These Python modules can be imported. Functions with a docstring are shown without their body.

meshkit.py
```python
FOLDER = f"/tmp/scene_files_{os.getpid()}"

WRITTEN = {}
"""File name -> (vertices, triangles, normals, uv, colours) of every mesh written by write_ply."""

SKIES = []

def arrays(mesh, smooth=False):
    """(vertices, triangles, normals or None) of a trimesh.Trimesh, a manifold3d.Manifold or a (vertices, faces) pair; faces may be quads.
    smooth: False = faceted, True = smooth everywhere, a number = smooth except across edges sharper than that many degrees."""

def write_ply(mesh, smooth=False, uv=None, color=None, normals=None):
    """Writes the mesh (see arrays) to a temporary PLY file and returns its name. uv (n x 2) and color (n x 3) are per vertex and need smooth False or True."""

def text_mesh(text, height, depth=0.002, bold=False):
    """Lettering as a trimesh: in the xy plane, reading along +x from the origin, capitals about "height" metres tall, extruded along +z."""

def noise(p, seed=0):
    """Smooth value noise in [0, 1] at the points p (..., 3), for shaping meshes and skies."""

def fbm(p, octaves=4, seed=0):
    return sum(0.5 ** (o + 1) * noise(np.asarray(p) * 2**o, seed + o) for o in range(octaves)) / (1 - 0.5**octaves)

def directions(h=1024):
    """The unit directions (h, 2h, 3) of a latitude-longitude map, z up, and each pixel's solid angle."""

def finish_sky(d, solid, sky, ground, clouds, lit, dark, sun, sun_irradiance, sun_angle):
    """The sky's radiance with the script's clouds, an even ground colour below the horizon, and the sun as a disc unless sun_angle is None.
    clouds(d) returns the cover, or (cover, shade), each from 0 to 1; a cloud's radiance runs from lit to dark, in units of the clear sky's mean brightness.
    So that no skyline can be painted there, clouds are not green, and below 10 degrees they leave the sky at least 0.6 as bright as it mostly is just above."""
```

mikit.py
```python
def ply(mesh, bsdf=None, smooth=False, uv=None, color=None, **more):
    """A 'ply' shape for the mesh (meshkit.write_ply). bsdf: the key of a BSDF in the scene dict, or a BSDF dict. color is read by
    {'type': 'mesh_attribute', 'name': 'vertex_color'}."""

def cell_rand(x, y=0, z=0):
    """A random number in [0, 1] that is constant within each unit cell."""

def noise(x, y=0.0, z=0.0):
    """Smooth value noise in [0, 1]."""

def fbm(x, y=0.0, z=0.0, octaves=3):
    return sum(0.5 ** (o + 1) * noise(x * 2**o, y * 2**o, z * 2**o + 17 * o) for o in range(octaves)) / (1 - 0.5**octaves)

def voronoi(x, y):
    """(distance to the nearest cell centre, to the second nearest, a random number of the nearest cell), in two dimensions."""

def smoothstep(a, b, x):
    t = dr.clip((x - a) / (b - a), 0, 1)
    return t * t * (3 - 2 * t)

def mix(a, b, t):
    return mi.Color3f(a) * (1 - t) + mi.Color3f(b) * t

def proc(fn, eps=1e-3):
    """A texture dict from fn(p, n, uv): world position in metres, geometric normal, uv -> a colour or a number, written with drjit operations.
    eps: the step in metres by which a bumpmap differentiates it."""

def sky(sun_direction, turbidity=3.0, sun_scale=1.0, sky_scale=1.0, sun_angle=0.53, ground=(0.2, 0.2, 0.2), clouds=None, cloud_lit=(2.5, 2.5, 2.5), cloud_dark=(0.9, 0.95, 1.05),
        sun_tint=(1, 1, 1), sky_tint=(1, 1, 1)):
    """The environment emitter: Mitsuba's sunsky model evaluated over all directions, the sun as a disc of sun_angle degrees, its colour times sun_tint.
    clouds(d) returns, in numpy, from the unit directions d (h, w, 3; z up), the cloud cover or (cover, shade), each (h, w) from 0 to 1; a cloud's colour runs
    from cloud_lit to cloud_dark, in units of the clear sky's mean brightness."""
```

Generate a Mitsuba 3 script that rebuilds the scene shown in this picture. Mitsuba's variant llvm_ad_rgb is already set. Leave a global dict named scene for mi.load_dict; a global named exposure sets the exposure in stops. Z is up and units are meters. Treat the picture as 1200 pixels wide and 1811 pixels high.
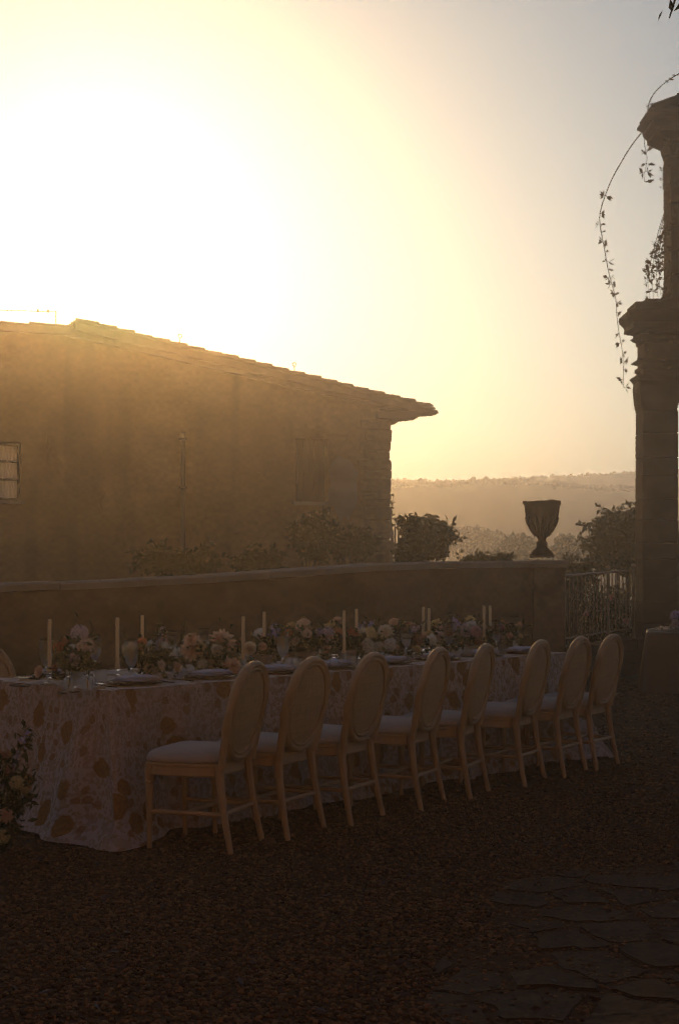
import math, numpy as np, trimesh, mitsuba as mi, mikit, meshkit, drjit as dr
from mikit import proc, noise, fbm, voronoi, smoothstep, mix
from shapely.geometry import Polygon, Point, box as sbox
from shapely import voronoi_polygons, MultiPoint

T = mi.ScalarTransform4f
scene, labels = {}, {}

# ------------------------------------------------------------------ camera, sky, sun, air, exposure
F, H0, EYE = 2515.0, 1002.0, 1.45            # focal length and horizon row of the 1200 x 1811 frame, eye height
exposure = -0.5
SUN = ((185 - 600) / F, 1.0, (H0 - 370) / F)
scene['camera'] = {'type': 'perspective', 'fov': float(2 * np.degrees(np.arctan(905.5 / F))), 'fov_axis': 'y', 'near_clip': 0.05, 'far_clip': 6000.0,
                   'principal_point_offset_y': -(H0 - 905.5) / 1811,
                   'to_world': T().look_at(origin=[0, 0, EYE], target=[0, 10, EYE], up=[0, 0, 1]), 'medium': {'type': 'ref', 'id': 'air'}}
scene['air'] = {'type': 'homogeneous', 'albedo': {'type': 'rgb', 'value': [.97, .96, .95]}, 'sigma_t': 6.5e-3, 'phase': {'type': 'hg', 'g': 0.885}}
scene['sky'] = mikit.sky(SUN, turbidity=4.3, sun_scale=1.7, sky_scale=2.5, sun_tint=(1, .76, .49), sky_tint=(.97, 1.12, 1.45))


# ------------------------------------------------------------------ helpers
def P(x, y, Y):
    """The point at depth Y that the photograph shows at (x, y)."""
    return np.array([(x - 600) / F * Y, Y, EYE + (H0 - y) / F * Y])


def rng_of(n):
    return np.random.default_rng(abs(int(n)))


used = {}


def numbered(name):
    n = used.get(name, -1) + 1
    used[name] = n
    return name if n == 0 else f'{name}_{n:03d}'


def thing(name, label, cat, group=None, kind=None):
    k = numbered(name)
    labels[k] = {'label': label}
    if cat: labels[k]['category'] = cat
    if group: labels[k]['group'] = group
    if kind: labels[k]['kind'] = kind
    return k


def put(key, mesh, mat, smooth=False, **more):
    scene[key] = mikit.ply(mesh, mat, smooth, **more)
    return key


def part(parent, name, mesh, mat, smooth=False, label=None, kind=None, **more):
    k = numbered(parent + '__' + name)
    put(k, mesh, mat, smooth, **more)
    if label or kind:
        labels[k] = {}
        if label: labels[k]['label'] = label
        if kind: labels[k]['kind'] = kind
    return k


def mesh(v, f):
    v, f = np.asarray(v, float), np.asarray(f, int)
    if f.shape[1] == 4: f = np.vstack([f[:, [0, 1, 2]], f[:, [0, 2, 3]]])
    return trimesh.Trimesh(v, f, process=False)


def cat(ms):
    ms = [m for m in ms if m is not None]
    off, V, Fc = 0, [], []
    for m in ms:
        V.append(np.asarray(m.vertices)); Fc.append(np.asarray(m.faces) + off); off += len(m.vertices)
    return mesh(np.vstack(V), np.vstack(Fc))


def box(lo, hi, bev=0.0):
    lo, hi = np.array(lo, float), np.array(hi, float)
    if bev <= 0: return trimesh.creation.box(bounds=[lo, hi])
    pts = []
    for sx in (0, 1):
        for sy in (0, 1):
            for sz in (0, 1):
                c = np.where([sx, sy, sz], hi, lo); s = np.where([sx, sy, sz], -1, 1) * bev
                for k in range(3):
                    q = c + s; q[k] = c[k]; pts.append(q)
    return trimesh.convex.convex_hull(np.array(pts))


def xf(m, A):
    m = m.copy(); m.apply_transform(A); return m


def rotz(a, loc=(0, 0, 0)):
    A = np.eye(4); c, s = math.cos(a), math.sin(a)
    A[:2, :2] = [[c, -s], [s, c]]; A[:3, 3] = loc
    return A


def frame_to(d, loc=(0, 0, 0), roll=0.0):
    """4x4 that turns +z to d and moves to loc."""
    d = np.asarray(d, float); d = d / np.linalg.norm(d)
    a = np.cross([0, 0, 1.0] if abs(d[2]) < .9 else [1.0, 0, 0], d); a /= np.linalg.norm(a); b = np.cross(d, a)
    A = np.eye(4); c, s = math.cos(roll), math.sin(roll)
    A[:3, 0], A[:3, 1], A[:3, 2], A[:3, 3] = a * c + b * s, -a * s + b * c, d, loc
    return A


def tube(p, r, sides=8, flat=1.0, closed=False):
    p = np.asarray(p, float); n = len(p)
    t = np.roll(p, -1, 0) - np.roll(p, 1, 0) if closed else np.gradient(p, axis=0)
    t /= np.linalg.norm(t, axis=1, keepdims=True) + 1e-12
    ref = np.array([0, 0, 1.0]) if np.abs(t[:, 2]).mean() < .8 else np.array([0, 1.0, 0])
    a = np.cross(t, ref); a /= np.linalg.norm(a, axis=1, keepdims=True) + 1e-9
    b = np.cross(t, a); r = np.broadcast_to(np.asarray(r, float), (n,))
    ang = np.arange(sides) * 2 * np.pi / sides
    v = p[:, None] + r[:, None, None] * (np.cos(ang)[None, :, None] * a[:, None] + flat * np.sin(ang)[None, :, None] * b[:, None])
    m = n if closed else n - 1
    i, j = np.meshgrid(np.arange(m), np.arange(sides), indexing='ij')
    i2 = (i + 1) % n
    q = np.stack([i * sides + j, i2 * sides + j, i2 * sides + (j + 1) % sides, i * sides + (j + 1) % sides], -1).reshape(-1, 4)
    V = v.reshape(-1, 3); fs = np.vstack([q[:, [0, 1, 2]], q[:, [0, 2, 3]]])
    if not closed:
        V = np.vstack([V, p[:1], p[-1:]]); k = np.arange(sides); c0, c1 = len(V) - 2, len(V) - 1
        fs = np.vstack([fs, np.stack([k * 0 + c0, k, (k + 1) % sides], 1), np.stack([k * 0 + c1, (n - 1) * sides + (k + 1) % sides, (n - 1) * sides + k], 1)])
    return mesh(V, fs)


def lathe(prof, sides=24, loc=(0, 0, 0)):
    prof = np.asarray(prof, float); n = len(prof)
    ang = np.arange(sides) * 2 * np.pi / sides
    v = np.stack([prof[:, 0, None] * np.cos(ang), prof[:, 0, None] * np.sin(ang), np.repeat(prof[:, 1, None], sides, 1)], -1)
    i, j = np.meshgrid(np.arange(n - 1), np.arange(sides), indexing='ij')
    q = np.stack([i * sides + j, i * sides + (j + 1) % sides, (i + 1) * sides + (j + 1) % sides, (i + 1) * sides + j], -1).reshape(-1, 4)
    return mesh(v.reshape(-1, 3) + np.asarray(loc), q)


def extrude(poly, h, z=0.0):
    m = trimesh.creation.extrude_polygon(poly, h, engine='earcut'); m.apply_translation([0, 0, z]); return m


def leaves(pts, size, rng, aspect=.5, droop=0.0, dirs=None):
    """Many small folded leaves (two triangles each side of the midrib) at the points."""
    n = len(pts); pts = np.asarray(pts, float)
    d = rng.normal(size=(n, 3)) if dirs is None else np.asarray(dirs) + rng.normal(size=(n, 3)) * .35
    d[:, 2] -= droop; d /= np.linalg.norm(d, axis=1, keepdims=True)
    s = np.cross(d, rng.normal(size=(n, 3))); s /= np.linalg.norm(s, axis=1, keepdims=True) + 1e-9
    u = np.cross(d, s); L = size * rng.uniform(.7, 1.3, (n, 1)); w = L * aspect * .5
    base, tip = pts, pts + d * L
    a, b = pts + d * L * .45 + s * w + u * w * .35, pts + d * L * .45 - s * w + u * w * .35
    v = np.stack([base, a, tip, b], 1).reshape(-1, 3); k = np.arange(n) * 4
    return mesh(v, np.vstack([np.stack([k, k + 1, k + 2], 1), np.stack([k, k + 2, k + 3], 1)]))


def cloud(c, r, n, rng, clumps=14, tight=.33, low=-.4):
    """Points in leaf clumps through an ellipsoid crown."""
    c, r = np.asarray(c, float), np.asarray(r, float)
    q = rng.normal(size=(clumps, 3)); q /= np.linalg.norm(q, axis=1, keepdims=True); q[:, 2] = np.maximum(q[:, 2], low)
    q *= rng.uniform(.35, .85, (clumps, 1))
    w = rng.uniform(.6, 1.3, clumps); k = rng.choice(clumps, n, p=w / w.sum())
    g = rng.normal(size=(n, 3)); g /= np.linalg.norm(g, axis=1, keepdims=True); g *= rng.uniform(.2, 1, (n, 1)) ** .5
    return c + r * (q[k] + g * tight * w[k, None])


# ------------------------------------------------------------------ materials
def rgb(*c): return {'type': 'rgb', 'value': [float(x) for x in c]}


def two(b): return {'type': 'twosided', 'b': b}


def flat_mat(name, c, rough=.8, **k):
    scene[name] = two({'type': 'principled', 'base_color': rgb(*c), 'roughness': rough, **k})


def proc_mat(name, fn, rough=.9, bump=None, bs=.01, eps=2e-3, **k):
    b = {'type': 'principled', 'base_color': proc(fn), 'roughness': rough, 'specular': .15, **k}
    if bump is not None: b = {'type': 'bumpmap', 'tex': proc(bump, eps), 'scale': float(bs), 'b': b}
    scene[name] = two(b)


def thin_leaf(name, c, trans=.9):
    scene[name] = {'type': 'principledthin', 'base_color': rgb(*c), 'roughness': .55, 'diff_trans': float(trans), 'spec_trans': 0.0, 'eta': 1.4}


def plaster(p, n, uv):
    big = fbm(p.x * .5 + 3, p.y * .5, p.z * .6, 4)
    streak = fbm(p.x * 3.1, p.y * 3.1, p.z * .25 + 9, 3)
    fine = fbm(p.x * 14, p.y * 14, p.z * 14, 2)
    c = mix((.22, .128, .048), (.31, .19, .078), smoothstep(.3, .7, big))
    c = mix(c, (.16, .105, .055), smoothstep(.52, .75, streak) * .6)
    return c * (.8 + .4 * fine)


proc_mat('plaster', plaster, .95, lambda p, n, uv: fbm(p.x * 9, p.y * 9, p.z * 9, 3), .02)


def old_stone(p, n, uv):
    a = fbm(p.x * 2.2, p.y * 2.2, p.z * 2.2 + 4, 4); b = fbm(p.x * 23, p.y * 23, p.z * 23, 2)
    c = mix((.085, .046, .016), (.16, .092, .042), smoothstep(.3, .7, a))
    return mix(c, (.06, .058, .025), smoothstep(.6, .8, fbm(p.x * 5, p.y * 5, p.z * 3 + 40, 3)) * .7) * (.75 + .5 * b)


stone_bump = lambda p, n, uv: fbm(p.x * 16, p.y * 16, p.z * 16, 3)
proc_mat('old_stone', old_stone, .95, stone_bump, .02)
proc_mat('pale_stone', lambda p, n, uv: mix((.16, .12, .08), (.30, .24, .17), fbm(p.x * 4, p.y * 4, p.z * 4, 4)), .95, stone_bump, .015)
proc_mat('unseen_front_ochre', lambda p, n, uv: mix((.52, .32, .15), (.62, .40, .20), fbm(p.x * .7, p.y * .7, p.z * .7, 3)), .95)  # light warm tone of the unseen front, chosen to bounce sunlight
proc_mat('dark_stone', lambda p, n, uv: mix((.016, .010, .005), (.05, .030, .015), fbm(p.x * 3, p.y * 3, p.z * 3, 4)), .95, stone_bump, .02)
proc_mat('roof_clay', lambda p, n, uv: mix((.13, .07, .035), (.24, .14, .08), fbm(p.x * 5, p.y * 5, p.z * 5, 3)), .9)
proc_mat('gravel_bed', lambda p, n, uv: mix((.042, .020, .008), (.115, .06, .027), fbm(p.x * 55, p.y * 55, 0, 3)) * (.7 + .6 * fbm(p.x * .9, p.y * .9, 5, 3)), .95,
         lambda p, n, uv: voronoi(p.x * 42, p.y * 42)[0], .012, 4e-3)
proc_mat('soil', lambda p, n, uv: mix((.03, .03, .012), (.075, .065, .03), fbm(p.x * .4, p.y * .4, p.z, 4)), .95)
proc_mat('flag_stone', lambda p, n, uv: mix((.05, .027, .011), (.078, .045, .021), fbm(p.x * 5, p.y * 5, 2, 4)) * (.7 + .6 * fbm(p.x * 60, p.y * 60, 0, 2)), .85,
         lambda p, n, uv: fbm(p.x * 18, p.y * 26, 0, 4), .02)
proc_mat('oak', lambda p, n, uv: mix((.33, .19, .085), (.48, .30, .15), fbm(p.x * 30, p.y * 30, p.z * 6, 3)), .45, clearcoat=.25)
proc_mat('linen', lambda p, n, uv: mix((.30, .18, .08), (.47, .30, .15), .5 * noise(p.x * 160, p.y * 160, p.z * 9) + .5 * noise(p.x * 8, p.y * 8, p.z * 190)), .95, None)
proc_mat('seat_fabric', lambda p, n, uv: mix((.36, .28, .215), (.43, .34, .265), fbm(p.x * 120, p.y * 120, p.z * 120, 2)), .9, sheen=.1)


def floral(p, n, uv):
    u, v = uv.x, uv.y
    wu, wv = u + .05 * (fbm(u * 9, v * 9, 1, 2) - .5), v + .05 * (fbm(u * 9, v * 9, 7, 2) - .5)
    rag = .10 * (fbm(u * 60, v * 60, 5, 2) - .5)
    d, d2, r = voronoi(wu * 6.0, wv * 6.0)                                 # big blooms
    m, m2, q = voronoi(wu * 11 + 9, wv * 11 + 4)                           # middling blooms
    e, e2, s = voronoi(wu * 36 + 40, wv * 30)                              # leaves and buds
    bloom = smoothstep(.04, -.04, d + rag - (.14 + .24 * r)) * smoothstep(.48, .52, r)
    mid = smoothstep(.05, -.05, m + rag * 1.6 - (.05 + .26 * q)) * smoothstep(.58, .62, q)
    leaf = smoothstep(.08, -.06, e + rag * 2 - (.10 + .32 * s)) * smoothstep(.3, .4, s)
    twig = smoothstep(.49, .57, fbm(u * 52, v * 52, 3, 3))
    petal = .86 + .28 * smoothstep(.3, .7, noise(d * 20 + r * 30, u * 60, v * 60))
    c = mix((.45, .34, .28), (.40, .295, .235), fbm(u * 120, v * 120, 0, 2))
    c = mix(c, (.30, .19, .12), twig * .7)
    c = mix(c, mix((.27, .145, .055), (.31, .21, .12), s), leaf * .85)
    c = mix(c, mi.Color3f(.26, .125, .045) * petal, mid * .9)
    return mix(c, mi.Color3f(.255, .115, .03) * petal, bloom)


proc_mat('floral_cloth', floral, .9, None, sheen=.1)
flat_mat('bronze_cloth', (.065, .03, .009), .36)
flat_mat('napkin_cloth', (.36, .315, .315), .9)
flat_mat('ceramic', (.35, .26, .2), .25)
flat_mat('charger_glaze', (.13, .065, .035), .2)
flat_mat('wax', (.74, .56, .29), .5)
flat_mat('iron', (.17, .115, .06), .4, metallic=.5)
flat_mat('dark_iron', (.03, .022, .015), .5)
flat_mat('dark_wood', (.09, .055, .03), .7)
flat_mat('old_shutter', (.085, .058, .032), .8)
flat_mat('curtain', (.82, .72, .5), .9)
flat_mat('chocolate', (.07, .04, .025), .7)
scene['gold'] = {'type': 'roughconductor', 'material': 'Au', 'alpha': .18}
scene['silver'] = {'type': 'roughconductor', 'material': 'Ag', 'alpha': .15}
scene['glass'] = {'type': 'dielectric', 'int_ior': 1.5, 'ext_ior': 1.0}
scene['pane'] = {'type': 'thindielectric', 'int_ior': 1.5}
scene['water'] = {'type': 'dielectric', 'int_ior': 1.33, 'ext_ior': 1.0}
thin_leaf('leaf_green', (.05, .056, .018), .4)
thin_leaf('leaf_lit', (.13, .12, .03), 1.1)  # paler, more translucent copy of the leaf green, sunlight put into its colour
thin_leaf('leaf_vine', (.07, .045, .018), .5)
flat_mat('leaf_dark', (.03, .034, .012), .6)
flat_mat('wood_cover', (.035, .04, .018), .95)
flat_mat('bark', (.06, .045, .03), .9)
scene['pebbles'] = two({'type': 'principled', 'base_color': {'type': 'mesh_attribute', 'name': 'vertex_color'}, 'roughness': .9, 'specular': .12})
PET = {'red': (.50, .13, .06), 'orange': (.66, .27, .12), 'peach': (.74, .49, .32), 'cream': (.76, .63, .44), 'white': (.80, .72, .6), 'mauve': (.58, .41, .40),
       'lilac': (.38, .31, .50), 'yellow': (.68, .50, .22), 'rust': (.42, .19, .11), 'pink': (.58, .28, .27)}
for k, c in PET.items(): thin_leaf('petal_' + k, tuple(min(.88, q * 1.12) for q in c), 1.1)

# ------------------------------------------------------------------ the air: valley haze, made denser to stand for lens glare
scene['haze'] = {'type': 'cube', 'to_world': T().translate([0, 450, 0.6]).scale([1300, 1300, 17.2]), 'bsdf': {'type': 'null'}, 'interior': {'type': 'ref', 'id': 'air'}}
labels['haze'] = {'label': 'warm golden evening haze over the yard and valley, thickened to stand for lens glare', 'kind': 'stuff'}


# ------------------------------------------------------------------ ground, valley, hills
def setting(name, m, mat, label, smooth=False):
    k = numbered(name); put(k, m, mat, smooth); labels[k] = {'label': label, 'kind': 'structure'}
    return k


def grid(xs, ys, zf):
    X, Y = np.meshgrid(xs, ys); Z = zf(X, Y); nx, ny = len(xs), len(ys)
    i = (np.arange(ny - 1)[:, None] * nx + np.arange(nx - 1)[None]).ravel()
    return mesh(np.stack([X, Y, Z], -1).reshape(-1, 3), np.stack([i, i + 1, i + nx + 1, i + nx], 1))


def sm(a, b, x):
    t = np.clip((x - a) / (b - a), 0, 1); return t * t * (3 - 2 * t)


def ground_z(X, Y):
    return -15 * sm(34, 150, np.hypot(X * .6, Y)) * (Y > 0) - 15 * sm(34, 150, np.hypot(X * .6, Y)) * (Y <= 0) + .8 * (meshkit.fbm(np.stack([X / 14, Y / 14, X * 0], -1)) - .5) * sm(30, 60, np.hypot(X, Y)) - .004


ax = np.unique(np.concatenate([np.linspace(-1280, -120, 30), np.linspace(-120, 120, 81), np.linspace(120, 1280, 30)]))
ay = np.unique(np.concatenate([np.linspace(-800, -60, 16), np.linspace(-60, 180, 81), np.linspace(180, 1700, 40)]))
setting('ground', grid(ax, ay, ground_z), 'soil', 'dark earth falling away into the valley beyond the yard', True)


def hill(D, pts, w, seed, label):
    pts = np.array(pts, float); hx = (pts[:, 0] - 600) / F * D; hz = EYE + (H0 - pts[:, 1]) / F * D
    xs, ys = np.linspace(-420, 420, 240), np.linspace(D - 2.6 * w, D + 2.0 * w, 70)

    def zf(X, Y):
        top = np.interp(X, hx, hz) + 15.5
        n = meshkit.fbm(np.stack([X / (w * .6), Y / (w * .6), X * 0 + seed], -1), 5) - .5
        s = np.exp(-((Y - D) / w) ** 2)
        return -15.5 + top * s * (1 + .7 * n * (1 - s)) - .4
    return setting('hill', grid(xs, ys, zf), 'wood_cover', label, True), zf


_, h1 = hill(150, [(-900, 852), (100, 862), (500, 858), (690, 852), (760, 853), (830, 850), (900, 847), (960, 850), (1000, 855), (1060, 860), (1120, 863), (1400, 858), (2400, 870)], 30, 3.1,
             'wooded hill fading into golden haze behind the stone urn')
_, h2 = hill(205, [(-900, 846), (400, 846), (690, 846), (760, 848), (830, 847), (900, 844), (980, 840), (1060, 836), (1120, 832), (1300, 826), (2400, 840)], 26, 8.2,
             'faint farther ridge barely showing above the wooded hill')


def blob(rng, c, r):
    m = trimesh.creation.icosphere(subdivisions=1, radius=1.0)
    v = m.vertices * (1 + rng.uniform(-.28, .28, (len(m.vertices), 1))) * np.array([r, r, r * rng.uniform(.8, 1.5)]) + c
    return mesh(v, m.faces)


R = rng_of(5); ms = []
for D, w, zf, n, r0 in ((150, 30, h1, 2600, .26), (205, 26, h2, 900, .22)):
    half = 600 / F * D * 1.25
    x = R.uniform(-half * .1, half, n); y = np.where(R.random(n) < 1.0, D + R.normal(0, w * .05, n), R.uniform(D - 1.5 * w, D + 6, n))
    z = zf(x[None], y[None])[0]
    for a, b, c in zip(x, y, z):
        r = r0 * R.uniform(.4, 1.0) * (1.6 if R.random() < .12 else 1); ms.append(blob(R, (a, b, c + r * .35), r))
put('forest', cat(ms), 'wood_cover', True)
labels['forest'] = {'label': 'far-off scrub and trees covering the hazy hills', 'kind': 'stuff'}


def tree(px, py_top, Y, width, label, leaf_n=2600, group=None, clumps=16, mat='leaf_dark', leaf=.3, tall=1.0):
    R = rng_of(int(px * 7 + Y))
    top = P(px, py_top, Y); base = float(ground_z(np.array([[top[0]]]), np.array([[Y]]))[0, 0]); h = top[2] - base
    t = thing('tree', label, 'tree', group)
    crown_h = min(h * .75, width * 1.0 * tall)
    p = np.array([[top[0] + .1 * math.sin(i) * i / 5, Y, base - .3 + (h * .8 + .3) * i / 7] for i in range(8)])
    limbs = [tube(p, np.linspace(.03 * h, .006 * h, 8), 7)]
    for i in range(6):
        a = R.uniform(0, 6.28); q = p[3 + i % 4]
        e = q + np.array([math.cos(a) * width * .35, math.sin(a) * width * .35, h * .18]); limbs.append(tube([q, (q + e) / 2 + [0, 0, .04 * h], e], [.012 * h, .008 * h, .003 * h], 5))
    part(t, 'trunk', cat(limbs), 'bark', 40)
    c = np.array([top[0], Y, top[2] - crown_h * .5])
    part(t, 'crown', leaves(cloud(c, (width * .55, width * .5, crown_h * .55), leaf_n, R, clumps, .34), leaf, R, .7), mat)
    return t


tree(815, 936, 84, 1.75, 'small rounded tree in the haze left of the urn, nearest the dark bush', leaf=.28, leaf_n=1600)
tree(838, 930, 88, 1.7, 'small round-topped hazy tree just left of the pointed one', leaf=.28, leaf_n=1600)
tree(861, 931, 80, 1.0, 'narrow pointed hazy tree between two round ones left of the urn', leaf=.24, leaf_n=1400, tall=2.0)
tree(886, 941, 86, 1.65, 'low hazy tree right of the pointed tree, close to the urn', leaf=.28, leaf_n=1600)
tree(912, 950, 56, 1.9, 'dark rounded tree crown just behind the left rim of the urn bowl', leaf=.2, leaf_n=2200)
tree(984, 941, 54, 2.1, 'dark rounded tree crown right of the stone urn', leaf=.2, leaf_n=2600)
tree(1012, 944, 60, 1.9, 'dark tree crown beside the tall bush near the pier', leaf=.2, leaf_n=2200)
tree(945, 948, 58, 2.2, 'dark tree crown directly behind the stem of the urn', leaf=.2, leaf_n=2200)

# gravel yard with loose stones, flagstones
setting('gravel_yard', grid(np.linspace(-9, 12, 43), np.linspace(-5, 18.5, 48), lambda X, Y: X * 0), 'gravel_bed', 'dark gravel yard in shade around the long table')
FLAG = Polygon([(.33, 4.7), (.42, 5.4), (.62, 5.95), (.75, 6.45), (1.15, 6.75), (1.6, 6.95), (2.6, 7.1), (3.1, 6.6), (3.1, 4.3), (2.6, 3.6), (.9, 3.7), (.5, 4.2)])
R = rng_of(11)
seeds = np.array([[x + R.uniform(-.15, .15), y + R.uniform(-.13, .13)] for x in np.arange(0, 3.6, .34) for y in np.arange(3.3, 7.6, .27)]); seeds = seeds[R.random(len(seeds)) > .12]
fp = setting('flagstone_paving', extrude(FLAG.buffer(-.05), .003, .001), 'gravel_bed', 'irregular flagstone paving sunk in the gravel near the lower right')
for c in voronoi_polygons(MultiPoint(seeds)).geoms:
    c = c.intersection(FLAG.buffer(.06))
    if c.is_empty or c.geom_type != 'Polygon' or c.area < .008: continue
    rim = FLAG.exterior.distance(c.centroid)
    if R.random() < (.18 if rim < .2 else .01): continue
    c = c.buffer(-R.uniform(0, .02))
    ring = c.buffer(-.012)
    if ring.geom_type == 'MultiPolygon': ring = max(ring.geoms, key=lambda g: g.area)
    if ring.is_empty: continue
    b = np.array(ring.segmentize(.06).exterior.coords)[:-1]
    b = b + (meshkit.noise(np.stack([b[:, 0] * 14, b[:, 1] * 14, b[:, 0] * 0], -1))[:, None] - .5) * .05
    q = Polygon(b).buffer(-.008).buffer(.008)
    if q.geom_type == 'MultiPolygon': q = max(q.geoms, key=lambda g: g.area)
    if q.is_empty: continue
    ht = R.uniform(.006, .015); lo, hi = extrude(q, ht - .006), extrude(q.buffer(-.006), .006, ht - .006)
    m = cat([lo, hi]); tilt = R.normal(0, .008, 2); cc = np.array(q.centroid.coords[0])
    m.vertices[:, 2] += (m.vertices[:, 0] - cc[0]) * tilt[0] + (m.vertices[:, 1] - cc[1]) * tilt[1]
    part(fp, 'flagstone', m, 'flag_stone')

oct_v = np.array([[1, 0, 0], [-1, 0, 0], [0, 1, 0], [0, -1, 0], [0, 0, 1], [0, 0, -1.0]])
oct_f = np.array([[0, 2, 4], [2, 1, 4], [1, 3, 4], [3, 0, 4], [2, 0, 5], [1, 2, 5], [3, 1, 5], [0, 3, 5]])
ico = trimesh.creation.icosahedron(); V0, F0, COL, off = [], [], [], 0
R = rng_of(21)
for y0, y1, dens, sz, (bv, bf) in ((4.0, 6.2, 3600, .0090, (ico.vertices, ico.faces)), (6.2, 9.0, 2300, .0102, (oct_v, oct_f)), (9.0, 12.5, 600, .014, (oct_v, oct_f)), (12.5, 18.0, 260, .017, (oct_v, oct_f))):
    y = R.uniform(y0, y1, 400000); x = R.uniform(-3.4, 3.4 + max(0, y1 - 13) * .3, 400000)
    n = int(dens * (y1 - y0) * 6.8); x, y = x[:n], y[:n]
    on = np.abs(x) < .2386 * y + .55; x, y = x[on], y[on]
    patch = meshkit.fbm(np.stack([x * 1.6, y * 1.6, x * 0], -1)); keep = R.random(len(x)) < .55 + .9 * patch
    inside = np.array([FLAG.contains(Point(a, b)) for a, b in zip(x, y)]) & (meshkit.noise(np.stack([x * 5, y * 5, x * 0 + 2], -1)) < .72) if y0 < 7 else np.zeros(len(x), bool)
    keep &= ~inside | (R.random(len(x)) < .42); x, y = x[keep], y[keep]; n = len(x)
    s = sz * R.uniform(.5, 1.5, (n, 1, 1)) * R.uniform(.6, 1.25, (n, 1, 3)) * np.array([1, 1, .62])
    a = R.uniform(0, 6.28, n); c_, s_ = np.cos(a), np.sin(a)
    v = bv[None] * (1 + R.uniform(-.2, .2, (n, len(bv), 1))) * s
    v = np.stack([v[..., 0] * c_[:, None] - v[..., 1] * s_[:, None], v[..., 0] * s_[:, None] + v[..., 1] * c_[:, None], v[..., 2]], -1)
    v += np.stack([x, y, s[:, 0, 2] * .45 + .001], -1)[:, None]
    V0.append(v.reshape(-1, 3)); F0.append((bf[None] + (np.arange(n) * len(bv))[:, None, None]).reshape(-1, 3) + off); off += n * len(bv)
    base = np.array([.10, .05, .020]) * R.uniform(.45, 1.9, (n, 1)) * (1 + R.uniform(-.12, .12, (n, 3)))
    COL.append(np.repeat(base, len(bv), 0))
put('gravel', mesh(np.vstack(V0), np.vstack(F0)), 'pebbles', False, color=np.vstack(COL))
labels['gravel'] = {'label': 'loose brown gravel stones scattered over the yard', 'kind': 'stuff'}

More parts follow.
